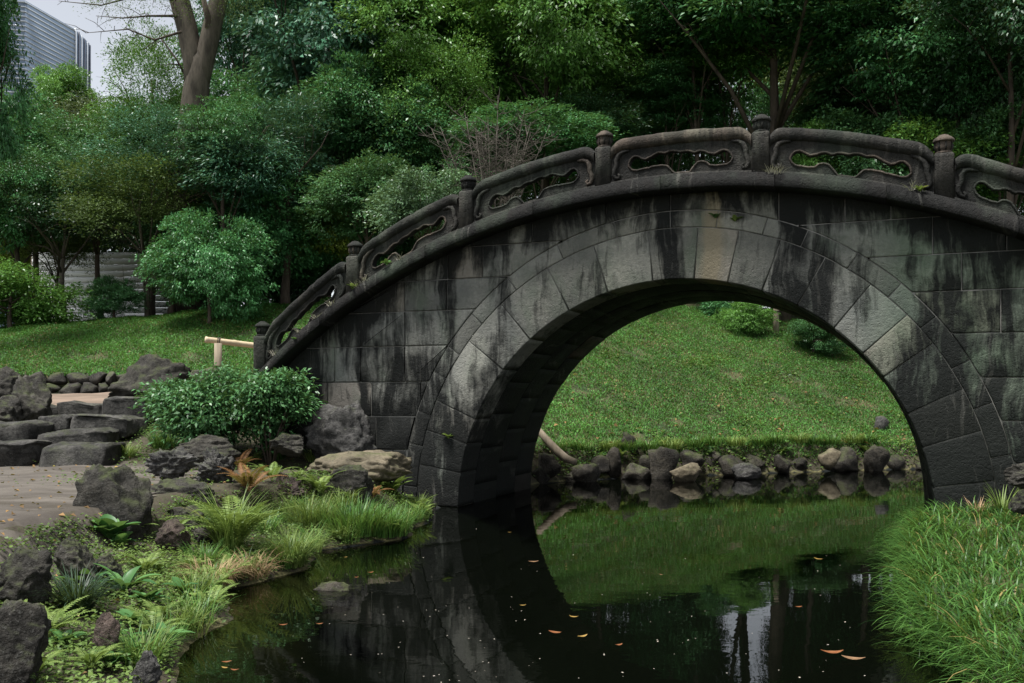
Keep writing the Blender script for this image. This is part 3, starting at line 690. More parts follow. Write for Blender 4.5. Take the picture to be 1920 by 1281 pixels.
def crown_t(kind, leafc):
    """crown foliage templates, shared between alike trees (radius given second)"""
    key = (kind, leafc)
    if key not in CT:
        spec = {'dense': (820, 42, (2.2, 2.2, 2.0), .37, .13), 'dense2': (900, 38, (2.2, 2.2, 2.0), .33, .12), 'layered': (760, 52, (2.4, 2.4, 2.0), .46, .115), 'loose': (700, 26, (2.2, 2.2, 2.0), .38, .09),
                'feather': (640, 50, (2.3, 2.3, 2.0), .5, .13), 'small': (640, 36, (1.2, 1.2, 1.1), .24, .08), 'sparse': (260, 12, (2.2, 2.2, 1.6), .4, .06)}[kind]
        st = {'dense': 'dense', 'dense2': 'dense', 'small': 'dense'}.get(kind, kind)
        CT[key] = (crown_data('foliage_' + kind + '_' + leafc, sum(map(ord, kind + leafc)), *spec, style=st, mat=LEAF[leafc]), spec[2])
    return CT[key]

def trunk_mesh(base, top, r0, crown_c, crown_r, seed, nl=7, mat=None, name='trunk', parent=None, wob_=.12, fork=None):
    g = random.Random(seed); mb = MB()
    base, top = Vector(base), Vector(top); n = 9
    H = (top - base).length; pts = []
    ph = g.uniform(0, 6)
    for i in range(n + 1):
        t = i / n; p = base.lerp(top, t)
        p += Vector((math.sin(t * 4 + ph), math.cos(t * 3.3 + ph), 0)) * wob_ * math.sin(t * math.pi) * min(1, H / 5)
        pts.append(p)
    rr = [r0 * (1.35 if i == 0 else 1) * (1 - .72 * i / n) for i in range(n + 1)]
    mb.tube(pts, rr, 10)
    cc, cr_ = Vector(crown_c), Vector(crown_r)
    for k in range(nl):
        t = g.uniform(.45, .95); i = int(t * n); p = pts[i]
        a = g.uniform(0, 6.28) + k * 2.4; z = g.uniform(-.5, .7)
        e = cc + Vector((math.cos(a) * cr_.x * .8, math.sin(a) * cr_.y * .8, z * cr_.z))
        m1 = p.lerp(e, .35) + Vector((g.uniform(-.1, .1), g.uniform(-.1, .1), .12 * (e - p).length)); m2 = p.lerp(e, .7) + Vector((g.uniform(-.12, .12), g.uniform(-.12, .12), .08 * (e - p).length))
        rb = rr[i] * .55
        mb.tube([p, m1, m2, e], [rb, rb * .7, rb * .42, rb * .12], 7)
        for q in range(2):
            e2 = m2 + Vector((g.uniform(-.6, .6), g.uniform(-.6, .6), g.uniform(.0, .6)))
            mb.tube([m1.lerp(m2, g.uniform(.2, 1)), e2.lerp(m2, .4) + Vector((0, 0, .1)), e2], [rb * .35, rb * .25, rb * .06], 5)
    return mb.build(name, mat or M['bark'], parent, True)

TREES = []
def tree(name, px, d, yt, yb, w, kind, leafc, label, cat='tree', group=None, trunk_px=None, r0=None, bark=None, nl=7, ground_y=None):
    """tree or shrub whose crown fills the given window at depth d; stands on the terrain below"""
    c = at(px, (yt + yb) / 2, d); rx = w / 2 * d / FPX; rz = (yb - yt) / 2 * d / FPX
    tx = (at(trunk_px, 0, d).x if trunk_px else c.x)
    gz = hz(tx, d)
    root = empty(name, (tx, d, gz)); tag(root, label, cat, group)
    data, R = crown_t(kind, leafc)
    cr_ = link('crown', data, root)
    cr_.location = (c.x - tx, 0, c.z - gz); cr_.scale = (rx / R[0], (rx * .55 + .9) / R[1] if rx > 2 else rx / R[1], rz / R[2]); cr_.rotation_euler = (0, 0, random.uniform(0, 6.28))
    s = (rx + rz) / 2
    trunk_mesh((0, 0, -.15), (c.x - tx, 0, max(c.z - gz + rz * .35, .3)), r0 or max(.03, .045 * s + .02), (c.x - tx, 0, c.z - gz), (rx, rx, rz), len(TREES) + 7, nl, bark or M['bark'], parent=root)
    TREES.append(root); return root

# far screen of trees behind everything
FILL = [(-60, 38, 200, 520, 300), (90, 40, 260, 560, 300), (230, 42, 235, 560, 280), (360, 38, 270, 560, 250), (470, 36, 190, 540, 240), (580, 40, -40, 330, 330), (640, 35, 250, 560, 280), (760, 38, 60, 430, 320),
        (890, 36, 150, 480, 280), (985, 41, -80, 300, 330), (1090, 37, 140, 470, 260), (1190, 40, -60, 230, 330), (1265, 36, 150, 480, 190), (1390, 39, -90, 215, 330), (1530, 37, 60, 480, 270), (1640, 40, -60, 350, 330), (1760, 36, 60, 450, 320), (1880, 38, -80, 400, 340), (2010, 36, 0, 450, 300)]
ORD = ['first', 'second', 'third', 'fourth', 'fifth', 'sixth', 'seventh', 'eighth', 'ninth', 'tenth', 'eleventh', 'twelfth', 'thirteenth', 'fourteenth', 'fifteenth', 'sixteenth', 'seventeenth', 'eighteenth', 'nineteenth', 'twentieth']
for i, (px, d, yt, yb, w) in enumerate(FILL):
    tree('background_tree', px, d, yt, yb, w, ['dense2', 'dense'][i % 2], ['dark', 'deep', 'dark'][i % 3], f'dark tree in the rearmost row behind the garden, {ORD[i]} from the left', 'tree', 'rearmost row of trees', nl=5)
MIDF = [(-20, 28, 300, 560, 240, 'yellow'), (90, 29, 330, 520, 200, 'deep'), (200, 30, 300, 480, 220, 'grey'), (330, 28, 330, 520, 200, 'dark'), (430, 27.5, 300, 560, 220, 'deep'), (530, 29, 330, 570, 220, 'bright'), (650, 28.5, 330, 560, 230, 'shrub'), (720, 30, 100, 350, 260, 'blue'), (840, 29, 260, 500, 240, 'deep'), (960, 28, 120, 400, 240, 'bright'), (1100, 29, 60, 330, 260, 'shrub'), (1200, 27.5, 170, 400, 180, 'deep'), (1320, 31, -40, 240, 280, 'bright'), (1560, 28, 40, 330, 240, 'olive'), (1660, 26, 170, 400, 220, 'shrub'), (1800, 25, 100, 380, 250, 'deep')]
for i, (px, d, yt, yb, w, lc) in enumerate(MIDF):
    tree('woodland_tree', px, d, yt, yb, w, ['dense', 'dense2'][i % 2], lc, f'leafy tree in the middle row of the wood, {ORD[i]} from the left', 'tree', 'middle row of trees', nl=5)
# named trees and shrubs, left to right
T = tree
T('evergreen_tree', -35, 19, -80, 440, 150, 'dense', 'deep', 'dark evergreen tree cut off by the left edge of the picture, beside the high-rise')
T('evergreen_tree', 60, 25, 190, 430, 270, 'dense2', 'deep', 'dark green tree just below the striped high-rise')
T('evergreen_tree', 128, 29, 120, 250, 110, 'small', 'bright', 'fresh green treetop standing in front of the high-rise facade')
T('evergreen_tree', 185, 27, 200, 400, 250, 'loose', 'grey', 'greyish loose-leaved tree under the gap of open sky')
T('leafy_tree', 285, 25, 60, 340, 190, 'loose', 'bright', 'thin fresh green tree immediately left of the thick forked trunk')
T('leafy_tree', 275, 25.5, 200, 350, 170, 'dense2', 'bright', 'bright leafy tree low at the foot of the thick forked trunk')
T('small_tree', 120, 22.5, 320, 505, 250, 'loose', 'dark', 'small dark tree with a low forked trunk before the pale boarded fence', trunk_px=122, r0=.085, bark=M['bark_grey'])
T('small_tree', 262, 22, 310, 500, 270, 'loose', 'olive', 'slender olive-leaved tree before the pale boarded fence', trunk_px=276, r0=.06, bark=M['bark_grey'])
T('shrub', 20, 21, 490, 650, 200, 'small', 'bright', 'spreading low green shrub at the far left of the lawn', 'shrub')
T('shrub', 392, 20.5, 398, 640, 170, 'dense2', 'deep', 'rounded blue-green shrub standing alone on the lawn', 'shrub', r0=.05)
T('evergreen_tree', 445, 28, 150, 350, 210, 'dense2', 'deep', 'dark tree directly right of the thick forked trunk')
T('evergreen_tree', 470, 31, -120, 200, 190, 'dense', 'blue', 'tall bluish tree touching the sky gap right of the thick forked trunk')
T('maple_tree', 535, 22.5, 215, 480, 300, 'feather', 'blue', 'feathery layered maple with dark trunk above the bridge end', r0=.12)
T('shrub', 615, 23.5, 350, 530, 130, 'small', 'yellow', 'yellow-green shrub rising behind the lower end of the parapet', 'shrub')
T('shrub', 555, 25, 430, 560, 190, 'small', 'deep', 'dark undergrowth shrub beside the short wooden stake', 'shrub')
T('shrub', 470, 24.5, 440, 575, 150, 'small', 'dark', 'dark shrub in the shade at the top of the lawn', 'shrub')
T('evergreen_tree', 610, 26, -130, 300, 400, 'dense2', 'blue', 'large dense bluish evergreen at the upper left of the bridge')
T('evergreen_tree', 745, 24, 175, 420, 250, 'dense2', 'deep', 'dark evergreen behind the second parapet panel')
T('evergreen_tree', 780, 25, -60, 215, 240, 'dense', 'bright', 'mid-green leafy tree at the top, left of the bare-twigged shrub')
T('shrub', 800, 18.8, 322, 470, 190, 'small', 'pale', 'pale variegated shrub directly behind the parapet', 'shrub')
T('evergreen_tree', 890, 25.5, -40, 330, 260, 'dense2', 'bright', 'fresh green tree above the bare-twigged shrub')
T('evergreen_tree', 1030, 24.5, -110, 240, 290, 'dense', 'bright', 'bright green broad tree at the top centre')
T('evergreen_tree', 1020, 22.5, 205, 340, 250, 'dense2', 'deep', 'low dark green tree behind the parapet right of the bare-twigged shrub')
T('evergreen_tree', 1185, 26, -100, 190, 260, 'layered', 'bright', 'layered fresh green tree top right of centre')
T('evergreen_tree', 1120, 23.5, 190, 330, 170, 'dense2', 'dark', 'deeply shaded tree behind the parapet left of the tallest post')
T('evergreen_tree', 1250, 24.5, 120, 290, 190, 'layered', 'deep', 'shaded layered tree behind the parapet just left of the tallest post')
T('pine_tree', 1440, 23, -140, 190, 560, 'layered', 'deep', 'spreading dark tree with a black trunk and level limbs', trunk_px=1465, r0=.2, nl=11)
T('evergreen_tree', 1340, 24.6, 60, 190, 260, 'layered', 'bright', 'fresh green level bough in front of the spreading dark tree', trunk_px=1400)
T('leafy_tree', 1395, 26.5, 140, 452, 190, 'loose', 'deep', 'loose dark tree hidden behind the parapet beside the tallest post')
T('leafy_tree', 1590, 24, 150, 300, 190, 'layered', 'deep', 'mid-green tree right of the black trunk')
T('leafy_tree', 1640, 30, -60, 90, 150, 'small', 'rust', 'yellow-brown autumn tree high at the right')
T('evergreen_tree', 1710, 22, -80, 240, 330, 'dense', 'deep', 'dense green tree on the upper right slope')
T('evergreen_tree', 1890, 19.5, -120, 290, 330, 'dense2', 'dark', 'nearly black evergreen at the right edge of the picture')
T('shrub', 1520, 22.3, 232, 430, 130, 'small', 'bright', 'bright leafy shrub right beside the tallest post', 'shrub', 'clipped shrubs behind the parapet')
T('shrub', 1620, 22, 218, 430, 220, 'small', 'shrub', 'broad leafy shrub behind the fourth parapet opening', 'shrub', 'clipped shrubs behind the parapet')
T('shrub', 1735, 21, 225, 430, 230, 'small', 'bright', 'broad light green shrub behind the rightmost post', 'shrub', 'clipped shrubs behind the parapet')
T('shrub', 1870, 20.5, 225, 430, 220, 'small', 'shrub', 'leafy shrub behind the last visible parapet opening', 'shrub', 'clipped shrubs behind the parapet')

T('leafy_tree', 320, 22.2, 235, 420, 260, 'loose', 'blue', 'blue-green loose tree veiling the lower part of the thick forked trunk')
T('leafy_tree', 425, 21.8, 190, 420, 200, 'layered', 'deep', 'layered green tree in front and right of the thick forked trunk')
T('shrub', 215, 21.8, 520, 612, 90, 'small', 'deep', 'low green shrub before the middle of the pale boarded fence', 'shrub', nl=3)
T('shrub', 325, 22.5, 470, 600, 110, 'small', 'grey', 'grey-green bush at the right end of the pale boarded fence', 'shrub', nl=3)
T('leafy_tree', 110, 24, 410, 540, 170, 'loose', 'olive', 'olive bush hanging over the pale boarded fence behind the forked small tree')
T('evergreen_tree', 860, 22.8, 250, 430, 200, 'dense2', 'shrub', 'green tree behind the left part of the bare-twigged shrub')
T('evergreen_tree', 690, 22.2, 300, 470, 200, 'dense2', 'shrub', 'leafy green tree behind the second post from the left')
# big forked tree with bare trunk
c0 = at(352, 620, 23.2); root = empty('forked_tree', (c0.x, 23.2, hz(c0.x, 23.2)))
tag(root, 'thick grey tree trunk forking in two against the sky', 'tree')
def loc(px, py, d=23.2): p = at(px, py, d); return Vector((p.x - root.location.x, d - 23.2, p.z - root.location.z))
mb = MB(); mb.tube([loc(350, 640), loc(352, 420), loc(357, 260), loc(368, 170), loc(375, 115), loc(377, 92)], [.46, .38, .33, .32, .26, .12], 16)
mb.build('trunk', M['bark_grey'], root, True)
for pts, rr in (([(366, 190), (364, 120), (350, 50), (331, -20), (315, -110)], [.26, .26, .25, .24, .21]), ([(368, 190), (382, 120), (398, 50), (412, -10), (432, -110)], [.24, .24, .23, .21, .18])):
    mb = MB(); mb.tube([loc(*p) for p in pts], rr, 12); mb.build('stem', M['bark_grey'], root, True)
mb = MB(); mb.tube([loc(386, 95), loc(391, 40, 23), loc(380, -10, 22.8)], [.1, .08, .06], 8); mb.build('branch', M['bark'], root, True)
for k, pts in enumerate([[(340, 60), (290, 75), (240, 55), (160, 62)], [(330, 0), (260, -8), (190, 10), (110, 2)], [(335, 30), (280, 30), (230, 34), (180, 30)], [(352, 150), (330, 110), (300, 70)]]):
    mb = MB(); P = [loc(px, py, 22.6 + .2 * k) for px, py in pts]
    mb.tube(P, [.035, .024, .016, .006][:len(P)], 6)
    g = random.Random(k)
    for j in range(16):
        i = g.randrange(len(P) - 1); b_ = P[i].lerp(P[i + 1], g.random()); e = b_ + Vector((g.uniform(-.6, .2), g.uniform(-.3, .3), g.uniform(-.45, .4)))
        mb.tube([b_, b_.lerp(e, .5) + Vector((0, 0, .05)), e], [.009, .007, .003], 4)
    mb.build('branch', M['bark'], root, True)
data, R = crown_t('sparse', 'olive')
for (px, py, w, h) in ((235, 20, 260, 130), (345, -60, 420, 160), (440, 30, 150, 170)):
    c_ = link('crown', data, root); q = loc(px, py, 22.8); c_.location = q
    c_.scale = (w / 2 * 23 / FPX / R[0], .7, h / 2 * 23 / FPX / R[2]); c_.rotation_euler = (0, 0, px)

# bare-twigged shrub behind the parapet
p = at(925, 330, 18.6); gz = hz(p.x, 18.6); root = empty('bare_shrub', (p.x, 18.6, gz)); tag(root, 'leafless grey-brown twiggy shrub above the parapet', 'shrub')
g = random.Random(9); H = p.z - gz
for k in range(16):
    a = k * 2.4; top = Vector((math.cos(a) * g.uniform(.3, 1.25), math.sin(a) * .6, H + g.uniform(.5, 1.45))); mb = MB()
    base = Vector((math.cos(a) * .08, math.sin(a) * .08, 0)); kn = Vector((top.x * .35, top.y * .35, H * .75))
    mb.tube([base, kn * .6, kn, top], [.028, .022, .016, .004], 5)
    for j in range(26):
        t = g.uniform(.1, .95); b_ = kn.lerp(top, t); e = b_ + Vector((g.uniform(-.5, .5), g.uniform(-.35, .35), g.uniform(.0, .45)))
        m_ = b_.lerp(e, .5) + Vector((0, 0, -.03)); mb.tube([b_, m_, e], [.008, .006, .002], 4, False)
        e2 = m_ + Vector((g.uniform(-.25, .25), g.uniform(-.2, .2), g.uniform(.05, .3))); mb.tube([m_, e2], [.005, .002], 4, False)
    mb.build('stem', M['twig'], root, True)

# pale boarded fence seen between the small trees
fx0, fx1, fy = at(60, 0, 26.5).x, at(345, 0, 26.5).x, 26.5
root = empty('board_fence', ((fx0 + fx1) / 2, fy, hz((fx0 + fx1) / 2, fy))); tag(root, 'pale grey horizontal board fence behind the small forked tree', 'fence')
M['board'] = mat_plain('pale_board', (0.66, 0.67, 0.67), (0.8, 0.8, 0.79), 3, 0.6, (0.3, 1, 3), 0.1)
hw = (fx1 - fx0) / 2
for k in range(16):
    mb = MB(); mb.box(-hw, hw, -.008, .008, -.4 + k * .175, -.4 + k * .175 + .168); mb.build('board', M['board'], root)
for k in range(5):
    mb = MB(); x = -hw + k * hw / 2; mb.box(x - .04, x + .04, .021, .1, -.6, 2.35); mb.build('post', M['timber'], root)

# striped high-rise
tw_root = empty('high_rise', (-205, 420, 0)); tag(tw_root, 'distant blue-grey glass high-rise with white horizontal bands', 'building')
A_ = np.array([(-300.0, 378.0), (-208.7, 400.0), (-201.9, 431.5), (-203.1, 448.6), (-300, 470)]); A_[:, 0] += 205; A_[:, 1] -= 420
ZT = 172.0
m, nt = new_mat('tower_glass'); co = tco(nt)
br = N(nt, 'ShaderNodeTexNoise', Scale=.12, Detail=2); nt.links.new(mapping(nt, co, (1, 1, 6)), br.inputs['Vector'])
finish(nt, mix(nt, br.outputs[0], (0.075, 0.105, 0.15), (0.13, 0.17, 0.23)), .5, spec=.15); M['glass'] = m
M['tband'] = mat_plain('tower_band', (0.36, 0.39, 0.43), (0.45, 0.48, 0.52), .2, .5, bs=0)
M['dfin'] = mat_plain('tower_fin', (0.05, 0.06, 0.08), (0.09, 0.1, 0.13), .2, .5, bs=0)
n = len(A_); mk('facade', [(x, y, z) for z in (0, ZT) for x, y in A_], [[i, (i + 1) % n, n + (i + 1) % n, n + i] for i in range(n)] + [[n + i for i in range(n)]], M['glass'], tw_root)
nrm_ = lambda a, b: np.array([(b - a)[1], -(b - a)[0]]) / np.hypot(*(b - a))
for k in range(44):
    z = ZT - 1.2 - k * 2.05; V = []; F = []
    for i in (0, 1):
        a, b = A_[i], A_[i + 1]; o_ = nrm_(a, b) * .35; a2, b2 = a + o_, b + o_
        if i == 1: b2 = A_[2] + o_
        q0 = len(V); V += [(a[0], a[1], z), (b[0], b[1], z), (b2[0], b2[1], z), (a2[0], a2[1], z), (a[0], a[1], z + .62), (b[0], b[1], z + .62), (b2[0], b2[1], z + .62), (a2[0], a2[1], z + .62)]
        F += [[q0 + j for j in f] for f in ([0, 1, 2, 3], [4, 7, 6, 5], [3, 2, 6, 7], [0, 3, 7, 4], [1, 5, 6, 2])]
    mk('floor_band', V, F, M['tband'], tw_root)
for k in range(6):
    t = k / 5.0; p_ = A_[2] * (1 - t) + A_[3] * t
    mb = MB(); mb.box(p_[0] - .3, p_[0] + .5, p_[1] - .45, p_[1] + .45, 60, ZT + .4 - 1.2 * t); mb.build('fin', M['tband'] if k % 2 == 0 else M['dfin'], tw_root)

# low timber stakes on the slopes and the bamboo rail
def stake(px, py_top, py_bot, label, r=.065):
    p = on_ground(px, py_bot); top = CAMH + (HOR - py_top) / FPX * p.y
    root = empty('wooden_stake', p); tag(root, label, 'stake')
    mb = MB(); mb.tube([(0, 0, -.2), (0, 0, (top - p.z) * .6), (.01, 0, top - p.z - .02), (.01, 0, top - p.z)], [r, r * .97, r * .95, r * .8], 10); mb.build('shaft', M['timber'], root, True)
    mb = MB(); mb.tube([(0, 0, (top - p.z) * .72), (0, 0, (top - p.z) * .72 + .035)], [r * 1.12, r * 1.12], 10); mb.build('binding', M['rope'], root, True)
stake(1455, 572, 622, 'short wooden stake on the slope seen through the arch', .07)
stake(553, 500, 556, 'short pale wooden stake under the dark maple', .08)
d0 = 14.6; pr = at(409, 640, d0); gz = hz(pr.x, d0); root = empty('bamboo_rail', (pr.x, d0, gz)); tag(root, 'low bamboo rail on a wooden post beside the bridge end', 'railing')
mb = MB(); H = pr.z - gz - .03; mb.tube([(0, 0, -.2), (0, 0, H * .5), (0, 0, H)], [.062, .06, .058], 12); mb.build('post', M['timber'], root, True)
mb = MB()
for zz in (H * .55, H * .58, H * .61): mb.tube([(0, 0, zz), (0, 0, zz + .015)], [.068, .068], 10)
mb.build('binding', M['rope'], root, True)
a = at(386, 637, d0) - Vector((pr.x, d0, gz)); b = at(640, 668, d0 + 1.2) - Vector((pr.x, d0, gz)); a.y = -.02
pts, rr = [], []
for i in range(61):
    t = i / 60; pts.append(a.lerp(b, t)); rr.append(.047 if i % 12 else .053)
mb = MB(); mb.tube(pts, rr, 12); mb.build('bamboo_pole', M['bamboo'], root, True)
mb = MB(); q = a.lerp(b, .09)
for k in (-.025, 0, .025): mb.tube([q + Vector((k - .006, 0, 0)), q + Vector((k + .006, 0, 0))], [.058, .058], 10)
mb.build('lashing', M['rope'], root, True)
mb = MB(); q = a.lerp(b, .93); mb.tube([(q.x, q.y, -.6), (q.x, q.y, q.z - .03)], [.06, .058], 12); mb.build('post', M['timber'], root, True)

# undergrowth on the crest behind the bridge, with a gap or two where the sky shows low down
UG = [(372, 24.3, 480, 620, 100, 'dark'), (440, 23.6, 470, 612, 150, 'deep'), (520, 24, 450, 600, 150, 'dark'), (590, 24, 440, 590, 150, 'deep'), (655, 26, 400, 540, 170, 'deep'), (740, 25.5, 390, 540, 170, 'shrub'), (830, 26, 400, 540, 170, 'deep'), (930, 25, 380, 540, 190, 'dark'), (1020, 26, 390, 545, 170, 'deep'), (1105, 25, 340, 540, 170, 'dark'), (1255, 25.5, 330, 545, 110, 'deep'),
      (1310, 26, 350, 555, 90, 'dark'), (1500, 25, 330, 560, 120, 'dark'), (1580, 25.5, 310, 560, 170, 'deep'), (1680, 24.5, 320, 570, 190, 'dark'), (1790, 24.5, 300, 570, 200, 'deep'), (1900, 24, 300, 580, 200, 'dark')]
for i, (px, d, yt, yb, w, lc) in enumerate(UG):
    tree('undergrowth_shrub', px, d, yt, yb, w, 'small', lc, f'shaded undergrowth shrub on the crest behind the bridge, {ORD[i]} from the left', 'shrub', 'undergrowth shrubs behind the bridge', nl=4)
T('shrub', 1370, 22.8, 535, 612, 110, 'small', 'deep', 'low leafy bush on the crest just under the crown of the arch', 'shrub', nl=3)
T('shrub', 1525, 20.8, 602, 676, 95, 'small', 'shrub', 'low dark-leaved shrub on the slope right of the stake under the arch', 'shrub', nl=3)
T('shrub', 1400, 21.8, 556, 640, 80, 'small', 'bright', 'small bright shrub on the slope left of the stake under the arch', 'shrub', nl=3)

HB = [(700, 24), (790, 24.3), (880, 24), (965, 24.2), (1045, 24), (1120, 24.3), (1245, 24), (1300, 24.4), (1490, 24), (1560, 24.3), (1640, 24), (1730, 24.2), (1820, 23.8), (1910, 24)]
for i, (px, d) in enumerate(HB):
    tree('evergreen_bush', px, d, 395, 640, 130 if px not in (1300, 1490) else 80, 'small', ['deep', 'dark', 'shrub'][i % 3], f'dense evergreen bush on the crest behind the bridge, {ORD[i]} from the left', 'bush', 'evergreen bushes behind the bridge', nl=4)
T('evergreen_tree', 500, 23.4, 330, 560, 230, 'dense2', 'deep', 'dark leafy tree filling the space under the feathery maple')
T('evergreen_tree', 340, 24.2, 300, 500, 240, 'dense2', 'shrub', 'leafy tree behind the blue-green loose tree')
T('leafy_tree', 190, 23.6, 250, 440, 220, 'loose', 'shrub', 'loose green tree between the two small trees by the pale fence')
T('evergreen_tree', 30, 22.8, 270, 520, 200, 'dense2', 'deep', 'shaded leafy tree at the far left above the low shrub')
T('evergreen_tree', 660, 24.2, 120, 380, 220, 'dense2', 'deep', 'dark leafy tree between the bluish evergreen and the parapet')
T('leafy_tree', 820, 23.6, 80, 330, 210, 'loose', 'bright', 'loose fresh green tree left above the bare-twigged shrub')
T('leafy_tree', 1130, 24.8, 40, 260, 230, 'loose', 'bright', 'loose fresh green tree right of the top centre')
T('evergreen_tree', 1300, 24, -60, 150, 240, 'dense2', 'deep', 'dark leafy tree at the top between the fresh green trees and the black trunk')
T('evergreen_tree', 1790, 21.5, 60, 300, 260, 'dense2', 'deep', 'shaded leafy tree above the rightmost post')
# ------------------------------------------------------------------ rocks
_ico = {}
def ico(sub):
    if sub not in _ico:
        bm = bmesh.new(); bmesh.ops.create_icosphere(bm, subdivisions=sub, radius=1.0)
        _ico[sub] = (np.array([v.co[:] for v in bm.verts]), np.array([[v.index for v in f.verts] for f in bm.faces])); bm.free()
    return _ico[sub]
def rock_shape(seed, sub=4, cuts=9, rough=.10, crag=0.0, layer=0.0):
    V, F = ico(sub); g = np.random.default_rng(seed); P = V.copy()
    for _ in range(cuts):                                  # flat broken faces
        n_ = unit(g.normal(size=3) * np.array([1, 1, .7])); h = g.uniform(.5, .84)
        k = P @ n_; over = np.maximum(k - h, 0); P -= over[:, None] * n_ * .98
    off = Vector(g.uniform(-50, 50, 3))
    nz = np.array([mnoise.fractal(Vector(p) * 1.6 + off, 1.0, 2.1, 4) for p in P])
    n3_ = np.array([mnoise.fractal(Vector(p) * 5.5 + off, .9, 2.1, 3) for p in P])
    P *= (1 + rough * 1.6 * nz + .055 * n3_)[:, None]
    if crag:
        n2_ = np.array([mnoise.ridged_multi_fractal(Vector((p[0], p[1], p[2] * 2.0)) * 2.2 + off, 1.0, 2.0, 4, 1.0, 2.0) for p in P])
        P *= (1 + crag * (n2_ - 1.0) * .35)[:, None]
    if layer:
        P *= (1 + layer * np.sin(P[:, 2] * 16 + 2.5 * nz))[:, None]
    P -= (P.max(0) + P.min(0)) / 2; P /= np.abs(P).max(0)
    return P, F
def rock(x0, x1, yt, yb, label, mat='rock', seed=1, d=None, name='rock', sub=5, deep=.8, group=None, cuts=9, rough=.12, crag=.3, layer=0, rz=None, cat='rock', sink=.25, zb=None):
    cx = (x0 + x1) / 2
    if d is None: p = on_ground(cx, yb); d = p.y
    a = at(cx, yt, d); zbot = at(cx, yb, d).z if zb is None else zb
    w = (x1 - x0) / 2 * d / FPX; h = max(a.z - zbot, .03)
    P, F = rock_shape(seed, sub, cuts, rough, crag, layer)
    hh = h * (1 + sink) / 2
    P = P * np.array([w, w * deep, hh]); P[:, 2] += h - hh
    o = mk(name, P, F, M[mat], smooth=True); o.location = (a.x, d + w * deep * .6, zbot)
    tag(o, label, cat, group); return o
R_ = rock
R_(180, 348, 662, 768, 'big dark boulder with a pale blotch above the steps', 'rock', 11, 13.2, cuts=12, rough=.12, sub=5, deep=.7)
R_(318, 452, 688, 770, 'long low boulder trailing right from the big dark boulder', 'rock', 12, 13.9, deep=.5, cuts=8)
R_(8, 84, 702, 800, 'lichen-spotted boulder left of the upper path', 'rock', 14, 12.6, cuts=10, rough=.14)
R_(-40, 46, 686, 770, 'rounded boulder cut by the left edge of the picture', 'rock', 15, 13.0, cuts=7)
R_(-50, 30, 740, 800, 'dark boulder base low at the left edge beside the steps', 'rock', 16, 12.3)
R_(562, 708, 750, 856, 'pale craggy rock against the foot of the bridge wall', 'rock_grey', 17, 10.75, crag=.35, rough=.22, sub=5, deep=.45)
R_(112, 266, 872, 1035, 'upright dark block with a flat cracked top beside the lower path', 'rock', 18, 6.7, cuts=14, rough=.07, layer=.012, sub=5, deep=.75)
R_(268, 396, 898, 956, 'smooth rounded long stone right of the upright block', 'rock', 19, 7.9, cuts=4, rough=.05, deep=.5)
R_(268, 366, 838, 898, 'layered rugged rock below the grass tuft', 'rock_grey', 20, 9.0, crag=.8, layer=.05, rough=.16, deep=.6)
R_(358, 440, 836, 905, 'black pitted lava rock beside the rust-red fern', 'rock_grey', 21, 8.6, crag=1.5, rough=.25, deep=.7, cuts=5)
R_(322, 450, 815, 862, 'flat dark rock in the shade of the round shrub', 'rock', 22, 10.2, deep=.5, cuts=6)
R_(500, 570, 812, 850, 'mossy dark stone tucked under the shrub near the pale rock', 'rock', 23, 10.4, cuts=6)
R_(484, 572, 886, 952, 'reddish rough pitted rock among the ferns', 'rock_red', 24, 8.7, crag=1.2, rough=.2, deep=.7, cuts=5, sub=5)
R_(562, 770, 846, 905, 'broad flat tan rock shelf at the foot of the bridge', 'rock_tan', 25, 9.6, cuts=6, rough=.06, deep=.6)
R_(608, 700, 872, 936, 'dark vertical rock face under the tan shelf', 'rock', 26, 9.0, cuts=9, deep=.5)
R_(282, 352, 975, 1040, 'small reddish-brown rock below the long smooth stone', 'rock_red', 27, None, cuts=8, rough=.08)
R_(308, 378, 948, 992, 'dark little rock under the long smooth stone', 'rock', 28, None, cuts=8)
R_(352, 402, 980, 1022, 'dark rock behind the arching fern clump', 'rock', 29, None, cuts=8)
R_(92, 178, 1012, 1110, 'dark pointed rock at the edge of the lower path', 'rock', 30, None, cuts=10)
R_(165, 232, 1036, 1100, 'small rounded dark rock beside the broad-leaved weed', 'rock', 31, None, cuts=7)
R_(-40, 84, 1030, 1150, 'slanting dark rock at the left edge below the lower path', 'rock', 32, None, cuts=10, crag=.4)
R_(-60, 70, 1130, 1300, 'large shadowed rock in the lower left corner', 'rock', 33, None, cuts=9)
R_(168, 222, 1150, 1240, 'brown standing stone beside the dark grass tuft', 'rock_red', 34, None, cuts=8, rough=.08, deep=.6)
R_(234, 300, 1222, 1300, 'grey rock at the water edge in the lower left', 'rock_grey', 35, None, cuts=8, deep=.7)
R_(560, 668, 1096, 1132, 'submerged flat grey rock just breaking the water', 'rock_wet', 36, 6.0, cuts=6, rough=.05, zb=-.16, sink=0)
R_(1900, 1970, 912, 960, 'dark rock by the right abutment behind the grass', 'rock', 37, 8.0, cuts=8)
R_(1895, 1970, 868, 910, 'shadowed rock against the right abutment wall', 'rock', 38, 8.25, cuts=8)
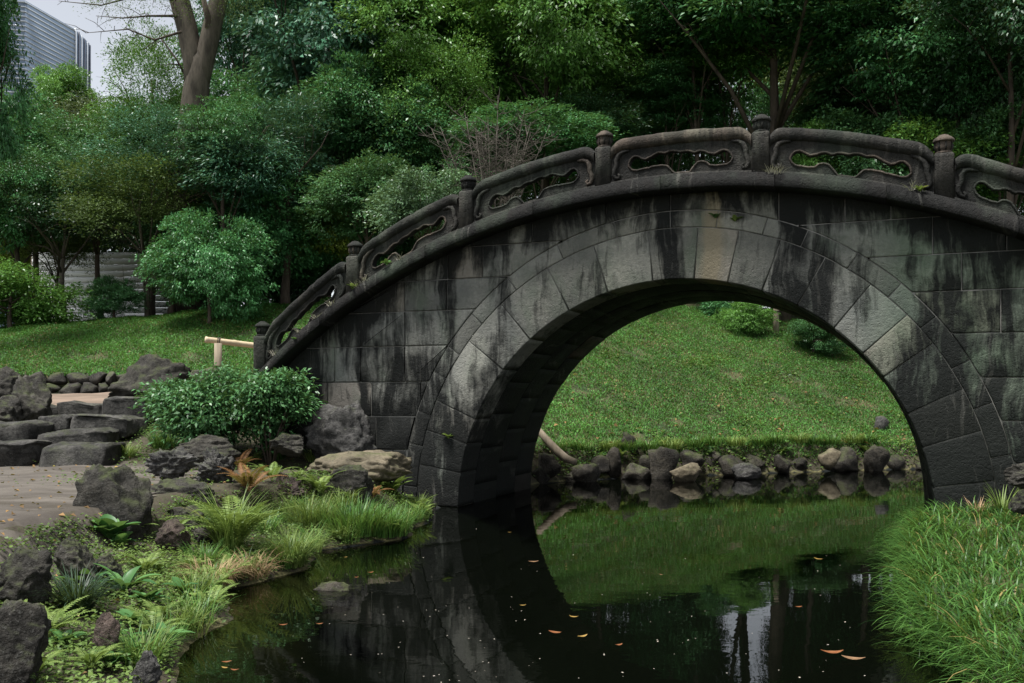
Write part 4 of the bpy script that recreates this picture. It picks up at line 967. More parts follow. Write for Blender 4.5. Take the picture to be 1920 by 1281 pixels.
# stone stairs
SG = 'rough stone steps up to the bridge'
def slab(x0, x1, yt, yb, d, label, seed, deep=.85):
    o = rock(x0, x1, yt, yb, label, 'slab', seed, d, 'stone_step', 4, deep, SG, 7, .045, 0, cat='step', sink=.5)
    me = o.data; n_ = len(me.vertices); co_ = np.empty(n_ * 3, np.float32); me.vertices.foreach_get('co', co_); co_ = co_.reshape(-1, 3)
    zt = co_[:, 2].max(); w_ = np.abs(co_[:, 0]).max(); dd = np.abs(co_[:, 1]).max()
    s_ = np.sign(co_) * np.abs(co_ / np.array([w_, dd, 1])) ** .3 * np.array([w_, dd, 1])       # squarer in plan
    co_[:, :2] = s_[:, :2]
    mid = (zt + co_[:, 2].min()) / 2; hh = zt - mid; q = (co_[:, 2] - mid) / hh
    co_[:, 2] = mid + hh * np.sign(q) * np.abs(q) ** .22 + .012 * np.sin(co_[:, 0] * 7 + seed)
    nz_ = np.array([[mnoise.noise(Vector((v[0] * 3.1 + seed, v[1] * 3.1, v[2] * 3.1 + k * 9))) * .06 + mnoise.noise(Vector((v[0] * 11 + seed, v[1] * 11, v[2] * 11 + k * 5))) * .022 for k in range(3)] for v in co_])
    co_ += nz_
    me.vertices.foreach_set('co', co_.astype(np.float32).ravel()); me.update()
slab(-60, 74, 826, 860, 11.0, 'left slab of the lowest stone step', 41)
slab(62, 204, 831, 870, 10.9, 'right slab of the lowest stone step', 42)
slab(-60, 68, 793, 828, 11.6, 'rounded left stone of the second step', 43)
slab(70, 200, 806, 838, 11.5, 'long dark slab of the second step', 44)
slab(68, 134, 778, 806, 12.2, 'short left stone of the third step', 45)
slab(126, 248, 780, 808, 12.2, 'long dark slab of the third step', 46)
slab(112, 200, 755, 784, 13.2, 'dark slab of the topmost step at the upper path', 47)
slab(82, 118, 757, 782, 13.2, 'small pinkish stone at the left of the topmost step', 48)
slab(192, 280, 744, 782, 12.9, 'squared grey slab under the big dark boulder', 49)
# rubble edging between upper path and lawn
rw = empty('rubble_wall', (at(130, 0, 17.7).x, 17.7, 1.36)); tag(rw, 'low rubble stone edging between the upper path and the lawn', 'wall')
g = random.Random(5); x = 40
while x < 330:
    w = g.uniform(22, 46); d = 17.55 + g.uniform(-.1, .1)
    for lv in range(2):
        P, F = rock_shape(200 + int(x) + lv, 3, 8, .08); wd = w / 2 * d / FPX
        o = mk('stone', P * np.array([wd, .16, .12 + .03 * g.random()]), F, M['rock'], rw, True)
        o.location = (at(x + w / 2 + lv * 9, 0, d).x - rw.location.x, d - 17.7 + lv * .12, .06 + lv * .2)
    x += w * .93
# far shore stones: px, width, top, bottom
FS = [(1012, 50, 868, 905), (1030, 60, 845, 880), (1062, 46, 880, 902), (1098, 62, 862, 900), (1122, 40, 845, 875), (1150, 46, 838, 878), (1183, 44, 812, 842), (1192, 58, 866, 896), (1218, 36, 855, 885), (1246, 52, 842, 890), (1275, 46, 838, 868), (1300, 52, 832, 866), (1330, 48, 838, 870), (1368, 54, 832, 868), (1378, 50, 852, 884), (1412, 48, 838, 872), (1440, 40, 842, 876), (1470, 40, 840, 872),
      (1500, 34, 846, 876), (1527, 46, 842, 872), (1556, 50, 842, 872), (1590, 44, 836, 868), (1620, 40, 848, 872), (1645, 50, 826, 870), (1678, 44, 842, 874), (1708, 48, 846, 874), (1740, 44, 850, 876)]
FS = [q for i, q in enumerate(FS) if q[0] < 1260 or i % 3 != 1]
for i, (px, w, yt, yb) in enumerate(FS):
    if px > 1260: yt += 6; yb += 2
    d = float(np.interp((px - 960) / FPX * 15.2, far_x, far_y)) - .12 - (0.0 if yb < 880 else .25)
    if yb < 850: d = on_ground(px, yb).y
    adj = 'broad' if w > 50 else ('small' if w < 42 else 'dark')
    k = f'{ORD[i] if i < 20 else ["twenty-first","twenty-second","twenty-third","twenty-fourth","twenty-fifth","twenty-sixth","twenty-seventh"][i-20]}'
    jt = random.Random(i * 13 + 1); w *= jt.uniform(.7, 1.35); yt += jt.uniform(-8, 10); d += jt.uniform(-.12, .18)
    rock(px - w / 2, px + w / 2, yt, yb + 10, f'{adj} stone of the far waterside edging, {k} from the left under the arch', 'rock_wet', 300 + i, d, 'shore_stone', 3, .8, 'stones edging the far bank', cuts=10 + i % 5, rough=.16)
rock(1256, 1318, 868, 902, 'pale flat-topped stone in the water beneath the arch, left of a similar one', 'rock_tan', 351, 14.0, 'shore_stone', 4, .6, 'pale stones in the water', cuts=6, rough=.05)
rock(1374, 1430, 868, 898, 'pale rounded stone in the water beneath the arch, right of a similar one', 'rock_grey', 352, 14.4, 'shore_stone', 4, .6, 'pale stones in the water', cuts=5, rough=.05)
rock(1536, 1580, 840, 874, 'tan leaning stone on the far waterline among dark ones', 'rock_tan', 353, 15.4, 'shore_stone', 3, .5, cuts=7)
rock(1640, 1668, 780, 808, 'bluish stone lying in the grass near the right side of the arch', 'rock_grey', 354, None, 'rock', 3, .8, cuts=7)
# curved log on the far bank
p0 = at(1018, 812, 13.9); root = empty('fallen_log', p0); tag(root, 'bare curved log leaning into the water at the far left bank', 'log')
mb = MB(); pts = [at(*q) - p0 for q in ((1010, 806, 14.1), (1024, 824, 14.0), (1045, 846, 13.9), (1062, 860, 13.8), (1078, 866, 13.7))]
mb.tube(pts, [.045, .06, .065, .06, .05], 9); mb.build('wood', M['timber'], root, True)

# ------------------------------------------------------------------ grasses, ferns, weeds
def blades(P, az, L, W, th0, th1, seg=4, tint=None):
    """arching grass blades: start lean th0, end lean th1 (from vertical)"""
    n = len(P); t = np.linspace(0, 1, seg + 1)
    th = th0[:, None] + (th1 - th0)[:, None] * t[None, :]
    ds = L[:, None] / seg
    hx = np.concatenate([np.zeros((n, 1)), np.cumsum(np.sin(th[:, :-1]) * ds, 1)], 1); vz = np.concatenate([np.zeros((n, 1)), np.cumsum(np.cos(th[:, :-1]) * ds, 1)], 1)
    ca, sa = np.cos(az)[:, None], np.sin(az)[:, None]
    C = np.stack([P[:, 0:1] + hx * ca, P[:, 1:2] + hx * sa, P[:, 2:3] + vz], -1)
    w = (W[:, None] * (1 - t[None, :] ** 2.2) + .0004) * .5
    S = np.stack([-sa * np.ones_like(hx), ca * np.ones_like(hx), np.zeros_like(hx)], -1) * w[..., None]
    A, B = C - S, C + S
    V = np.stack([A, B], 2).reshape(n, -1, 3); k = 2 * (seg + 1)
    f = np.array([[2 * i, 2 * i + 1, 2 * i + 3, 2 * i + 2] for i in range(seg)])
    F = (np.arange(n)[:, None, None] * k + f[None]).reshape(-1, 4)
    tt = np.repeat(tint if tint is not None else RNG.random(n), k)
    return V.reshape(-1, 3), F, tt
def merge(parts):
    V = []; F = []; Tn = []; o_ = 0
    for v, f, t in parts: V.append(v); F.append(f + o_); Tn.append(t); o_ += len(v)
    return np.concatenate(V), np.concatenate(F), np.concatenate(Tn)
GRS = {
 'lawn': mat_leaf('lawn_blade', (0.014, 0.068, 0.012), (0.125, 0.335, 0.066), .3, .6, (0.26, 0.2, 0.085), 0),
 'lush': mat_leaf('lush_blade', (0.010, 0.045, 0.009), (0.12, 0.265, 0.055), .35, .4, (0.28, 0.22, 0.08), 0),
 'fern': mat_leaf('fern_green', (0.06, 0.115, 0.02), (0.21, 0.29, 0.075), .35, .5, (0.3, 0.24, 0.08), .3),
 'rust': mat_leaf('fern_rust', (0.09, 0.04, 0.016), (0.24, 0.12, 0.045), .3, .6, None, .3),
 'straw': mat_leaf('dry_straw', (0.18, 0.11, 0.055), (0.38, 0.26, 0.15), .2, .7, None, .2),
 'mondo': mat_leaf('mondo_blade', (0.012, 0.030, 0.014), (0.045, 0.085, 0.045), .2, .4, None, .2),
 'weed': mat_leaf('weed_leaf', (0.03, 0.10, 0.03), (0.11, 0.24, 0.07), .3, .4, None, .2),
 'cover': mat_leaf('ground_cover', (0.02, 0.06, 0.012), (0.15, 0.23, 0.055), .3, .5, (0.28, 0.2, 0.07), 0),
 'litter': mat_leaf('leaf_litter', (0.10, 0.06, 0.025), (0.26, 0.155, 0.06), .2, .7, (0.42, 0.36, 0.07), 0),
}
def scatter(n, x0, x1, y0, y1, keep):
    x = RNG.uniform(x0, x1, n); y = RNG.uniform(y0, y1, n); k = keep(x, y); x, y = x[k], y[k]
    return np.stack([x, y, height(x, y)], 1)
def patch(x, y, s, o=0): return .5 + .5 * np.sin(x * s + 1.3 * np.sin(y * s * .8 + o)) * np.sin(y * s * 1.1 + 1.7 * np.sin(x * s * .7 + o))
def lawn(name, P, label, L, W):
    wear = patch(P[:, 0], P[:, 1], 1.7, 6) * (.6 + .4 * patch(P[:, 0], P[:, 1], 6.1, 2)); P = P[RNG.random(len(P)) > .8 * sstep(.66, .86, wear)]
    n = len(P); dry = patch(P[:, 0], P[:, 1], 1.3)
    t = np.clip(RNG.random(n) * .8 + .25 * dry * RNG.random(n), 0, 1); br_ = patch(P[:, 0], P[:, 1], 2.9, 2) ** 3; t = np.clip(.5 * patch(P[:, 0], P[:, 1], .9, 4) * patch(P[:, 0], P[:, 1], 3.7, 1) + .62 * t, 0, .9); t = np.where(RNG.random(n) < .02 + .25 * br_ * dry, 1.0, t)
    k = RNG.random(n) < .3; Q = P[k] + np.array([0, 0, .02]); m_ = len(Q); a = RNG.uniform(0, 6.28, m_); ll = L * .62 * RNG.uniform(.5, 1.3, m_)
    v2, f2 = leaf_geo(Q + np.stack([np.zeros(m_)] * 2 + [RNG.random(m_) * .03], 1), np.stack([np.cos(a), np.sin(a), RNG.uniform(0, .8, m_)], 1), np.array([0, 0, 1.]) + RNG.normal(0, .4, (m_, 3)), ll, ll * .55); t2 = np.repeat(t[k], 4)
    P, t = P[~k], t[~k]; n = len(P)
    V, F, tt = blades(P, RNG.uniform(0, 6.28, n), L * RNG.uniform(.55, 1.3, n), W * RNG.uniform(.7, 1.3, n), RNG.uniform(.2, 1.0, n), RNG.uniform(.9, 1.9, n), 2, t)
    V, F, tt = merge([(V, F, tt), (v2, f2, t2)])
    o = mk(name, V, F, GRS['lawn'], tint=tt); tag(o, label, 'grass', kind='stuff'); return o
bridge_gap = lambda x, y: pond_sd(x, y) > .25
lawn('grass', scatter(270000, -1.0, 10.5, 14.0, 23.0, lambda x, y: (y > np.interp(x, far_x, far_y) + .02) & (pond_sd(x, y) > .12) & (np.abs(x - 960 * 0) < .62 * y)), 'green turf on the slope seen through the arch', .06, .012)
lawn('grass', scatter(170000, -14.0, -1.0, 17.6, 23.5, lambda x, y: (x < -1.0) & (x > -.62 * y)), 'green lawn rising behind the upper path', .075, .013)
# long glossy grass on the right bank
P = scatter(8500, 1.6, 6.0, 3.6, 8.9, lambda x, y: (pond_sd(x, y) > -.05) & (x < .56 * y + .4) & ((x - BP[0]) * BV[0] + (y - BP[1]) * BV[1] < -.1)); n = len(P)
edge = np.clip(1 - pond_sd(P[:, 0], P[:, 1]) / .5, 0, 1)
az = np.where(RNG.random(n) < .25 + .6 * edge, math.pi + RNG.normal(0, .6, n), RNG.uniform(0, 6.28, n))
parts = []
for k in range(3):
    Q = P + np.concatenate([RNG.normal(0, .02, (n, 2)), np.zeros((n, 1))], 1)
    t = np.where(RNG.random(n) < .04, 1.0, RNG.random(n) * .95 * (.55 + .45 * patch(Q[:, 0], Q[:, 1], 4.0)))
    parts.append(blades(Q, az + RNG.normal(0, .7, n), RNG.uniform(.10, .21, n) * (1 + .7 * edge), RNG.uniform(.006, .0125, n), RNG.uniform(0, .8, n), RNG.uniform(1.2, 2.6, n) + .3 * edge, 5, t))
V, F, tt = merge(parts); o = mk('grass', V, F, GRS['lush'], tint=tt); tag(o, 'long glossy green grass overhanging the water on the right bank', 'grass', kind='stuff')
# leafy ground cover over the left bank
def cover(P, L, mat, label, name='ground_cover', cat='ground cover', up=.06):
    n = len(P); P = P + np.stack([RNG.normal(0, .01, n), RNG.normal(0, .01, n), RNG.random(n) ** 1.5 * up], 1)
    a = RNG.uniform(0, 6.28, n); d_ = np.stack([np.cos(a), np.sin(a), RNG.uniform(-.1, .7, n)], 1)
    ll = L * RNG.uniform(.6, 1.4, n); V, F = leaf_geo(P, d_, np.array([0, 0, 1.]) + RNG.normal(0, .35, (n, 3)), ll, ll * RNG.uniform(.45, .7, n))
    pt = patch(P[:, 0], P[:, 1], 3.1); o = mk(name, V, F, GRS[mat], tint=np.repeat(np.clip(.5 * pt + .5 * RNG.random(n), 0, 1), 4)); tag(o, label, cat, kind='stuff')
onbank = lambda x, y: (pond_sd(x, y) > -0.04) & (pond_sd(x, y) < 1.15) & (x < .2)
cover(scatter(190000, -3.2, -.6, 3.6, 10.4, lambda x, y: onbank(x, y) & (RNG.random(len(x)) < .22 + .9 * patch(x, y, 2.3, 1) ** 2)), .025, 'cover', 'small-leaved green ground cover on the left bank', up=.07)
cover(scatter(6000, -4.5, -1.0, 8.3, 13.0, lambda x, y: (pond_sd(x, y) > .4) & (RNG.random(len(x)) < patch(x, y, 3, 2))), .03, 'cover', 'scattered green weeds between the rocks below the shrub', up=.05)
cover(scatter(22000, -9, -3.0, 10.9, 13.6, lambda x, y: RNG.random(len(x)) < .15 + .8 * patch(x, y, 3.7, 3) ** 2), .036, 'cover', 'low weeds growing between the stone steps', up=.09)
def litter(P, label, L=.05):
    n = len(P); P = P + np.array([0, 0, .02]); a = RNG.uniform(0, 6.28, n); d_ = np.stack([np.cos(a), np.sin(a), RNG.normal(0, .25, n)], 1)
    ll = L * RNG.uniform(.5, 1.4, n); V, F = leaf_geo(P, d_, np.array([0, 0, 1.]) + RNG.normal(0, .3, (n, 3)), ll, ll * .6, .3)
    o = mk('fallen_leaves', V, F, GRS['litter'], tint=np.repeat(RNG.random(n), 4)); tag(o, label, 'fallen leaves', kind='stuff')
litter(scatter(700, .3, 8.5, 13.8, 19, lambda x, y: bridge_gap(x, y) & (RNG.random(len(x)) < np.exp(-(y - np.interp(x, far_x, far_y)) * .9) + .06)) + np.array([0, 0, .05]), 'brown and yellow fallen leaves along the far bank', .085)
litter(scatter(1400, -6, -.8, 3.6, 13.5, lambda x, y: (pond_sd(x, y) > .1) & (RNG.random(len(x)) < .5)), 'brown fallen leaves on the left bank', .045)

cover(scatter(60000, .2, 9.8, 15.0, 21.5, lambda x, y: (pond_sd(x, y) > .4) & (RNG.random(len(x)) < .5 * sstep(.72, .95, patch(x, y, 2.1, 9)))), .055, 'cover', 'patches of broader-leaved weeds in the turf under the arch', up=.05)
def plant_root(name, px, py, label, cat, group=None, p=None):
    p = p or on_ground(px, py); r = empty(name, p); tag(r, label, cat, group); return r
def tuft(px, py, n, L, W, mat, label, name='grass_tuft', r=.05, th=(.0, .5), th1=(.8, 2.0), cat='grass tuft', group=None, seg=6, azc=None, p=None):
    root = plant_root(name, px, py, label, cat, group, p)
    a = RNG.uniform(0, 6.28, n); rr = r * np.sqrt(RNG.random(n)); P = np.stack([np.cos(a) * rr, np.sin(a) * rr, np.full(n, -.02)], 1)
    az = a + RNG.normal(0, .5, n) if azc is None else RNG.normal(azc, .9, n)
    V, F, tt = blades(P, az, L * RNG.uniform(.55, 1.15, n), W * RNG.uniform(.7, 1.2, n), RNG.uniform(*th, n), RNG.uniform(*th1, n), seg)
    mk('blades', V, F, GRS[mat], root, tint=tt); return root
def fern(px, py, nf, L, mat, label, group=None, name='fern', up=.5, p=None, pw=.16):
    """arching fronds, each a stalk with paired leaflets"""
    root = plant_root(name, px, py, label, 'fern', group, p)
    for k in range(nf):
        a = 6.28 * k / nf + RNG.uniform(-.3, .3); l = L * RNG.uniform(.7, 1.15); th0 = RNG.uniform(.15, .6); th1 = RNG.uniform(1.3, 2.1)
        m_ = 22; t = np.linspace(0, 1, m_); th = th0 + (th1 - th0) * t; ds = l / m_
        hx = np.cumsum(np.sin(th) * ds); vz = np.cumsum(np.cos(th) * ds)
        C = np.stack([hx * math.cos(a), hx * math.sin(a), vz], 1)
        tg = np.stack([np.sin(th) * math.cos(a), np.sin(th) * math.sin(a), np.cos(th)], 1); sd_ = np.array([-math.sin(a), math.cos(a), 0]); nrm = np.cross(sd_, tg) * -1
        Ls = l * pw * np.sin(np.clip(t * .93 + .07, 0, 1) ** .8 * math.pi) ** .8 + .004
        pos = np.concatenate([C[3:], C[3:]]); dr = np.concatenate([sd_ + tg[3:] * .45, -sd_ + tg[3:] * .45]); nn_ = np.concatenate([nrm[3:], nrm[3:]]); ll = np.concatenate([Ls[3:], Ls[3:]])
        V, F = leaf_geo(pos, dr, nn_ + RNG.normal(0, .15, nn_.shape), ll, np.maximum(ll * .28, .006))
        st = MB(); st.tube([tuple(c_) for c_ in C[::4]], .0022, 4, False)
        n0 = len(V); sv = np.array([tuple(v) for v in st.v]); V2 = np.concatenate([V, sv]); F2 = np.concatenate([F, np.array(st.f) + n0])
        mk('frond', V2, F2, GRS[mat], root, tint=np.concatenate([np.repeat(np.clip(RNG.random(len(pos)) * .6 + RNG.random() * .4, 0, 1), 4), np.full(len(sv), .6)]))
    return root
def broadleaf(px, py, nl, L, mat, label, name='weed', group=None, p=None, wr=.42):
    root = plant_root(name, px, py, label, 'weed', group, p)
    for k in range(nl):
        a = 2.4 * k + RNG.uniform(-.3, .3); l = L * RNG.uniform(.6, 1.1); m_ = 7; t = np.linspace(0, 1, m_); th = RNG.uniform(.2, .7) + RNG.uniform(.7, 1.3) * t
        hx = np.cumsum(np.sin(th)) * l / m_; vz = np.cumsum(np.cos(th)) * l / m_
        w = l * wr * .5 * np.sin(np.clip(t ** .8, 0, 1) * math.pi * .93 + .12)
        sd_ = np.array([-math.sin(a), math.cos(a), 0]); C = np.stack([hx * math.cos(a), hx * math.sin(a), vz], 1)
        A, B = C - sd_ * w[:, None] + [0, 0, .0] + np.array([0, 0, 1]) * (w * .35)[:, None], C + sd_ * w[:, None] + np.array([0, 0, 1]) * (w * .35)[:, None]
        V = np.stack([A, C, B], 1).reshape(-1, 3); F = []
        for i in range(m_ - 1):
            b_ = i * 3; F += [[b_, b_ + 1, b_ + 4, b_ + 3], [b_ + 1, b_ + 2, b_ + 5, b_ + 4]]
        mk('leaf', V, np.array(F), GRS[mat], root, True, tint=np.full(len(V), RNG.random()))
    return root
# left bank planting
tuft(308, 838, 420, .34, .006, 'lush', 'grassy tuft hanging right of the stone steps', r=.14)
tuft(235, 858, 260, .24, .006, 'fern', 'pale grass tuft at the end of the lowest step', r=.12)
tuft(145, 1150, 420, .30, .006, 'mondo', 'dark spiky mondo grass tuft near the lower left corner', r=.06, th1=(.9, 2.2))
fern(440, 1030, 22, .62, 'fern', 'large arching yellow-green fern clump at the water edge', pw=.13)
tuft(430, 1030, 160, .55, .008, 'fern', 'arching pale grass blades inside the large fern clump', r=.1)
fern(465, 935, 12, .40, 'rust', 'rust-red withered fern beside the pitted lava rock')
fern(450, 880, 9, .34, 'rust', 'rust-brown upright fern below the round shrub')
fern(510, 905, 8, .3, 'fern', 'pale green fern beside the reddish rough rock')
fern(600, 930, 16, .36, 'fern', 'bright green fern under the dark rock face')
fern(735, 930, 14, .34, 'fern', 'yellowing fern next to the bridge pier')
fern(700, 935, 9, .26, 'rust', 'reddish fern among the greenery beside the pier')
tuft(665, 995, 700, .34, .008, 'lush', 'bright green grass clump at the water edge beside the pier', r=.32, th1=(.5, 1.9))
tuft(720, 1000, 420, .30, .008, 'lush', 'green grass clump nearest the bridge pier at the water', r=.22, th1=(.7, 2.0))
tuft(580, 985, 320, .36, .007, 'fern', 'yellowish grass clump between fern and bright green grass', r=.2)
tuft(545, 1058, 340, .40, .006, 'fern', 'pale grass drooping into the water right of the large fern', r=.1, th1=(1.2, 2.4))
tuft(400, 1095, 300, .28, .004, 'straw', 'dry straw tuft drooping to the water below the large fern', r=.12, th1=(1.5, 2.7))
tuft(470, 1080, 240, .24, .004, 'straw', 'red-brown dead grass at the water line under the large fern', r=.12, th1=(1.4, 2.7))
broadleaf(205, 1020, 22, .24, 'weed', 'broad-leaved dock weed in front of the upright dark block', wr=.5)
broadleaf(225, 1030, 12, .16, 'weed', 'smaller leafy weed right of the broad-leaved dock', wr=.5)
broadleaf(160, 1115, 12, .22, 'weed', 'upright tongue-leaved weed above the mondo grass', wr=.3)
broadleaf(232, 1120, 14, .24, 'weed', 'tall tongue-leaved weed right of the mondo grass', wr=.28)
broadleaf(305, 1215, 16, .18, 'weed', 'narrow-leaved green weed at the water edge in the lower left', wr=.24)
broadleaf(275, 1140, 14, .14, 'weed', 'low green weed in the middle of the left bank', wr=.45)
broadleaf(65, 1085, 9, .12, 'weed', 'yellow-green weed between the rocks at the left edge', wr=.5)
fern(30, 1175, 7, .16, 'fern', 'small pale fern in front of the shadowed corner rock')
fern(70, 1270, 9, .16, 'fern', 'bright small fern at the very bottom left')
fern(330, 1000, 8, .2, 'fern', 'small fern beside the reddish-brown rock')
broadleaf(25, 1270, 10, .12, 'weed', 'low weed cut by the bottom edge in the corner', wr=.5)
tuft(1880, 968, 60, .34, .012, 'fern', 'yellowish spiky plant at the right abutment', r=.04, th1=(.6, 1.7))
tuft(1835, 968, 40, .22, .010, 'straw', 'small withered plant at the foot of the right abutment', r=.04, th1=(.6, 1.6))
# far bank weeds
for i, (px, py) in enumerate(((1120, 862), (1160, 850), (1340, 846), (1500, 850), (1505, 872), (1690, 850), (1720, 868), (1230, 845))):
    broadleaf(px, py, 9, .2, ['weed', 'fern'][i % 2], f'leafy weed on the far bank under the arch, {ORD[i]} of its row', 'weed', 'weeds along the far bank', p=Vector((at(px, py, 14.9).x, float(np.interp(at(px, py, 14.9).x, far_x, far_y)) + .1, .3)), wr=.35)
# tiny plants rooted in the bridge joints: s, z, size
for i, (s, off, z, lab) in enumerate(((-2.62, -.02, .78, 'low on the arch ring near the left pier'), (.42, -.02, 3.1, 'above the keystone'), (.62, -.02, 3.05, 'right of the keystone'), (-4.55, -.24, 1.93, 'on the lower coping at the left end'), (-3.75, -.24, 2.52, 'on the coping beside the second post from the left'), (-3.3, -.24, 2.78, 'on the coping under the second panel'), (2.35, -.24, 3.17, 'on the coping left of the rightmost post'))):
    w = bxy(s, off); broadleaf(0, 0, 10, .10, ['fern', 'weed'][i % 2], f'tiny plant rooted {lab}', 'joint_plant', 'tiny plants rooted in the bridge', p=Vector((w[0], w[1], z)), wr=.5)

# round evergreen shrub by the bridge foot
def leafy_bush(name, px, py, w, yt, d, leafc, label, L=.055, ncl=420, per=34, seed=5):
    c = at(px, py, d); gz = hz(c.x, d); rx = w / 2 * d / FPX; top = at(px, yt, d).z; rz = (top - gz) / 2
    root = empty(name, (c.x, d, gz)); tag(root, label, 'shrub')
    data = crown_data(name + '_foliage', seed, ncl, per, (rx, rx * .75, rz), .2, L, 'dense', LEAF[leafc]); cr_ = link('crown', data, root); cr_.location = (0, 0, rz * 1.05)
    g = random.Random(seed)
    for k in range(9):
        a = k * 2.4; e = Vector((math.cos(a) * rx * .7, math.sin(a) * rx * .5, rz * g.uniform(.9, 1.7))); mb = MB(); mb.tube([(0, 0, -.1), e * .4 + Vector((0, 0, .1)), e], [.018, .012, .004], 6); mb.build('stem', M['bark'], root, True)
    return root
leafy_bush('round_shrub', 418, 770, 225, 716, 11.2, 'shrub', 'dense round green shrub growing beside the bridge foot', .06, 520, 34, 5)
leafy_bush('round_shrub', 508, 770, 130, 703, 10.9, 'shrub', 'lighter leafy right-hand half of the shrub against the bridge wall', .06, 240, 34, 6)

# ------------------------------------------------------------------ things on the water
lm = mat_plain('floating_leaf', (0.15, 0.05, 0.017), (0.2, 0.085, 0.03), 30, .5)
lm2 = mat_plain('floating_leaf_yellow', (0.24, 0.16, 0.035), (0.18, 0.10, 0.04), 30, .5)
lm3 = mat_plain('floating_leaf_brown', (0.14, 0.08, 0.04), (0.22, 0.13, 0.07), 30, .5)
def float_leaf(px, py, L, mat, label, group='floating leaves'):
    L *= .68; d = FPX * CAMH / (py - HOR); p = at(px, py, d); g = random.Random(int(px * 7 + py)); a = g.uniform(-.6, .6); m_ = 7; V = []; F = []
    for i in range(m_):
        t = i / (m_ - 1); w = L * .22 * math.sin(math.pi * min(max(t, .02), .98)) ** .8; x = (t - .5) * L; zc = .006 + .02 * L / .1 * (2 * t - 1) ** 2 * g.uniform(.5, 1)
        V += [(x, -w, zc + .25 * w), (x, 0, zc), (x, w, zc + .25 * w)]
    for i in range(m_ - 1):
        b_ = 3 * i; F += [[b_, b_ + 3, b_ + 4, b_ + 1], [b_ + 1, b_ + 4, b_ + 5, b_ + 2]]
    o = mk('floating_leaf', V, F, mat, smooth=True); o.location = (p.x, p.y, .002); o.rotation_euler = (0, 0, a); tag(o, label, 'leaf', group)
FL = [(1042, 1190, .12, lm, 'large orange-brown leaf floating at the bottom centre'), (1092, 1197, .09, lm2, 'yellow leaf floating right of the large orange-brown one'), (1076, 1160, .08, lm2, 'yellow-brown leaf floating at the edge of the green reflection'), (1160, 1213, .07, lm, 'orange leaf floating alone right of the yellow pair'),
      (1535, 1051, .11, lm2, 'golden leaf floating in the right half of the pond'), (1497, 1141, .07, lm, 'reddish leaf floating near the right grass'), (531, 1175, .07, lm, 'bright orange leaf floating at the lower left'), (599, 1173, .06, lm, 'orange leaf floating right of the bright orange one'), (425, 1245, .07, lm, 'reddish leaf in the small cluster near the left bank'),
      (422, 1256, .06, lm2, 'pale leaf in the small cluster near the left bank'), (440, 1260, .06, lm, 'dark orange leaf in the small cluster near the left bank'), (1560, 1228, .16, lm, 'long brown leaf drifting against the right bank'), (1600, 1240, .16, lm3, 'dull brown leaf beside the long brown leaf at the right bank'), (1000, 1056, .12, lm3, 'thin brown leaf floating in the shade of the arch'), (980, 1138, .06, lm2, 'small tan leaf floating in the dark reflection'), (695, 1076, .07, lm, 'brown leaf floating below the green grass clump'), (668, 1085, .05, lm, 'small red leaf floating near the green grass clump'), (648, 1047, .05, lm2, 'small yellow leaf floating at the grass clump'), (1240, 1080, .05, lm3, 'small brown leaf floating on the green reflection'), (955, 1000, .05, lm2, 'tiny yellow leaf floating under the left side of the arch')]
for a_ in FL: float_leaf(*a_)
n = 170; px = RNG.uniform(560, 1640, n); py = 925 + 356 * RNG.random(n) ** .8; d_ = FPX * CAMH / (py - HOR); P = np.stack([(px - 960) / FPX * d_, d_, np.full(n, .004)], 1); P = P[pond_sd(P[:, 0], P[:, 1]) < -.1]; n = len(P)
a = RNG.uniform(0, 6.28, n); ll = RNG.uniform(.004, .013, n); V, F = leaf_geo(P, np.stack([np.cos(a), np.sin(a), np.zeros(n)], 1), np.tile([0, 0, 1.], (n, 1)), ll, ll * .8, .02)
o = mk('floating_specks', V, F, mat_plain('petal_specks', (0.45, 0.42, 0.36), (0.3, 0.26, 0.2), 50, .6)); tag(o, 'tiny pale specks scattered over the water', 'debris', kind='stuff')
# more planting to close the left bank
for i, (px, py, k) in enumerate(((360, 1075, 'f'), (300, 1075, 'w'), (340, 1120, 'w'), (270, 1080, 'f'), (250, 1180, 'w'), (300, 1165, 'f'), (215, 1205, 'w'), (330, 1180, 't'), (120, 1220, 'w'), (170, 1262, 'f'), (210, 1255, 'w'), (90, 1200, 'f'), (380, 1060, 't'), (420, 980, 'f'), (540, 960, 't'), (640, 960, 't'), (560, 900, 'f'), (660, 940, 'f'), (765, 950, 'f'), (610, 985, 't'), (500, 1000, 't'), (480, 870, 'f'), (520, 860, 't'), (590, 865, 't'), (700, 850, 'f'), (250, 1010, 'f'))):
    lab = f'{ORD[i % 20]} {"farther" if i > 19 else "nearer"} small %s filling the left bank between the larger plants'
    if k == 'f': fern(px, py, 10, RNG.uniform(.16, .26), 'fern', lab % 'fern', 'small plants filling the left bank')
    elif k == 'w': broadleaf(px, py, 14, RNG.uniform(.09, .15), ['weed', 'cover'][i % 2], lab % 'weed', 'weed', 'small plants filling the left bank', wr=.45)
    else: tuft(px, py, 160, RNG.uniform(.18, .28), .006, ['lush', 'fern'][i % 2], lab % 'grass tuft', r=.1, group='small plants filling the left bank')
cover(scatter(60000, .2, 9.5, 13.2, 17.6, lambda x, y: (y > np.interp(x, far_x, far_y) - .45) & (y < np.interp(x, far_x, far_y) + .3) & (pond_sd(x, y) > -.02) & (RNG.random(len(x)) < .1 + patch(x, y, 3.3, 5))), .05, 'cover', 'creeping weeds covering the edge of the far bank', up=.10)
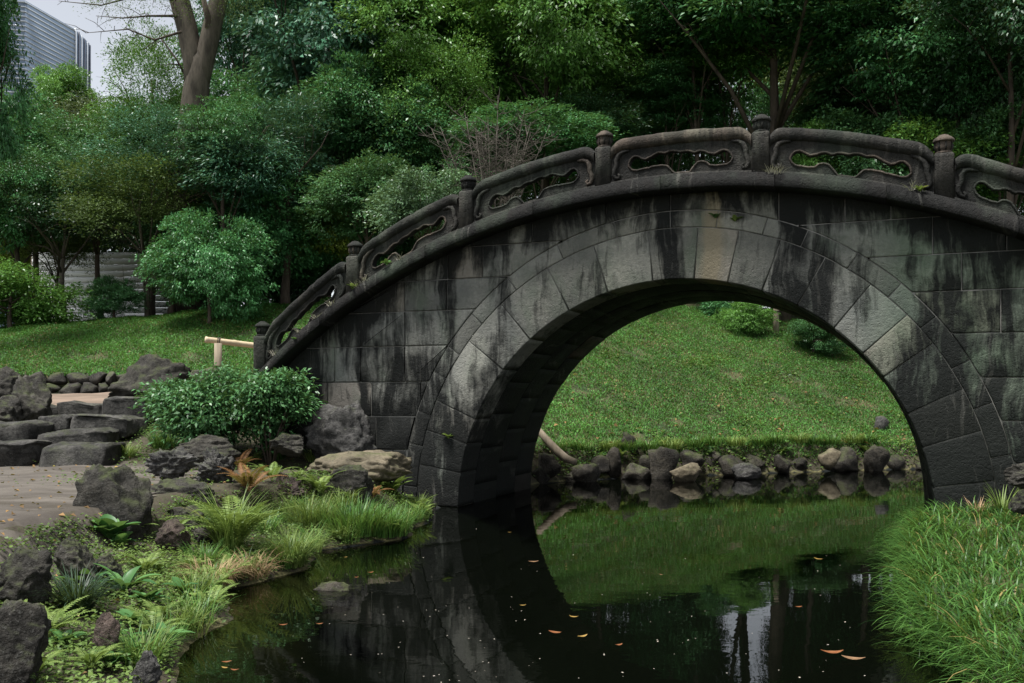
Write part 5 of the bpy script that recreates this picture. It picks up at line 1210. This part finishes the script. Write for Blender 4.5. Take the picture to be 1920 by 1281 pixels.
# turf lip hanging over the far edging stones
for i, px in enumerate((1040, 1085, 1140, 1175, 1215, 1262, 1310, 1350, 1400, 1452, 1485, 1540, 1575, 1612, 1665, 1700)):
    x_ = at(px, 0, 15.0).x; y_ = float(np.interp(x_, far_x, far_y)) + .22
    tuft(0, 0, 190, .26, .010, ['lush', 'fern'][i % 3 == 2], f'grass tuft hanging over the far edging stones, {ORD[i]} from the left', r=.16, th1=(1.1, 2.5), group='tufts over the far edging', p=Vector((x_, y_, hz(x_, y_) + .05)), seg=4)
# blades leaning from the right bank over the water
ts = RNG.random(1500); seg_ = np.array(SHORE_R[1:8]); q = ts * (len(seg_) - 1); i0 = np.minimum(q.astype(int), len(seg_) - 2); fr_ = (q - i0)[:, None]
P = seg_[i0] * (1 - fr_) + seg_[i0 + 1] * fr_; P = np.concatenate([P + RNG.normal(0, .05, P.shape), np.zeros((len(P), 1))], 1); P[:, 2] = np.maximum(height(P[:, 0], P[:, 1]), -.02); n = len(P)
V, F, tt = blades(P, math.pi + .35 + RNG.normal(0, .55, n), RNG.uniform(.18, .36, n), RNG.uniform(.004, .008, n), RNG.uniform(.1, .9, n), RNG.uniform(1.5, 2.5, n), 6)
o = mk('grass', V, F, GRS['lush'], tint=tt * .9); tag(o, 'pale grass blades leaning out from the right bank over the water', 'grass', kind='stuff')
# dry whitish sprigs caught along the lower coping, lichen dots on the right-hand post
GRS['sprig'] = mat_leaf('dry_sprig', (0.16, 0.15, 0.12), (0.42, 0.40, 0.33), .2, .7, None, .2)
for i, s_ in enumerate((-4.85, -4.5, -4.28, -4.05, -3.72, -3.62, -3.15, .98, 1.06, 2.28)):
    w = bxy(s_, -.20); tuft(0, 0, 34, .13, .007, 'sprig', f'dry whitish sprig on the near coping, {ORD[i]} from the left', 'dry_sprig', r=.05, th=(.2, 1.0), th1=(.9, 2.2), cat='dry sprig', group='dry sprigs on the coping', p=Vector((w[0], w[1], float(cop(s_)) + BAND)), seg=4)
# grass and fern spilling over the left water edge
SL = np.array(SHORE_L[3:]); sl = np.concatenate([[0], np.cumsum(np.hypot(*np.diff(SL, axis=0).T))])
for i in range(46):
    q = sl[-1] * (i + .5) / 46 + RNG.normal(0, .05); x_ = float(np.interp(q, sl, SL[:, 0])) - RNG.uniform(0, .16); y_ = float(np.interp(q, sl, SL[:, 1])) + RNG.normal(0, .04); z_ = max(hz(x_, y_), .0)
    k = i % 4; nth = (lambda m: f'{m}' + ('th' if 10 < m % 100 < 14 else {1: 'st', 2: 'nd', 3: 'rd'}.get(m % 10, 'th')))(i + 1)
    if k == 3: fern(0, 0, 8, RNG.uniform(.16, .28), 'fern', f'small fern at the left water edge, {nth} plant from the near end', 'small ferns at the left water edge', p=Vector((x_, y_, z_)))
    else: tuft(0, 0, 90, RNG.uniform(.14, .26), .005, ['lush', 'fern', 'lush'][k], f'small grass tuft at the left water edge, {nth} plant from the near end', r=.09, th1=(1.0, 2.4), group='small grass tufts at the left water edge', p=Vector((x_, y_, z_)), seg=4)
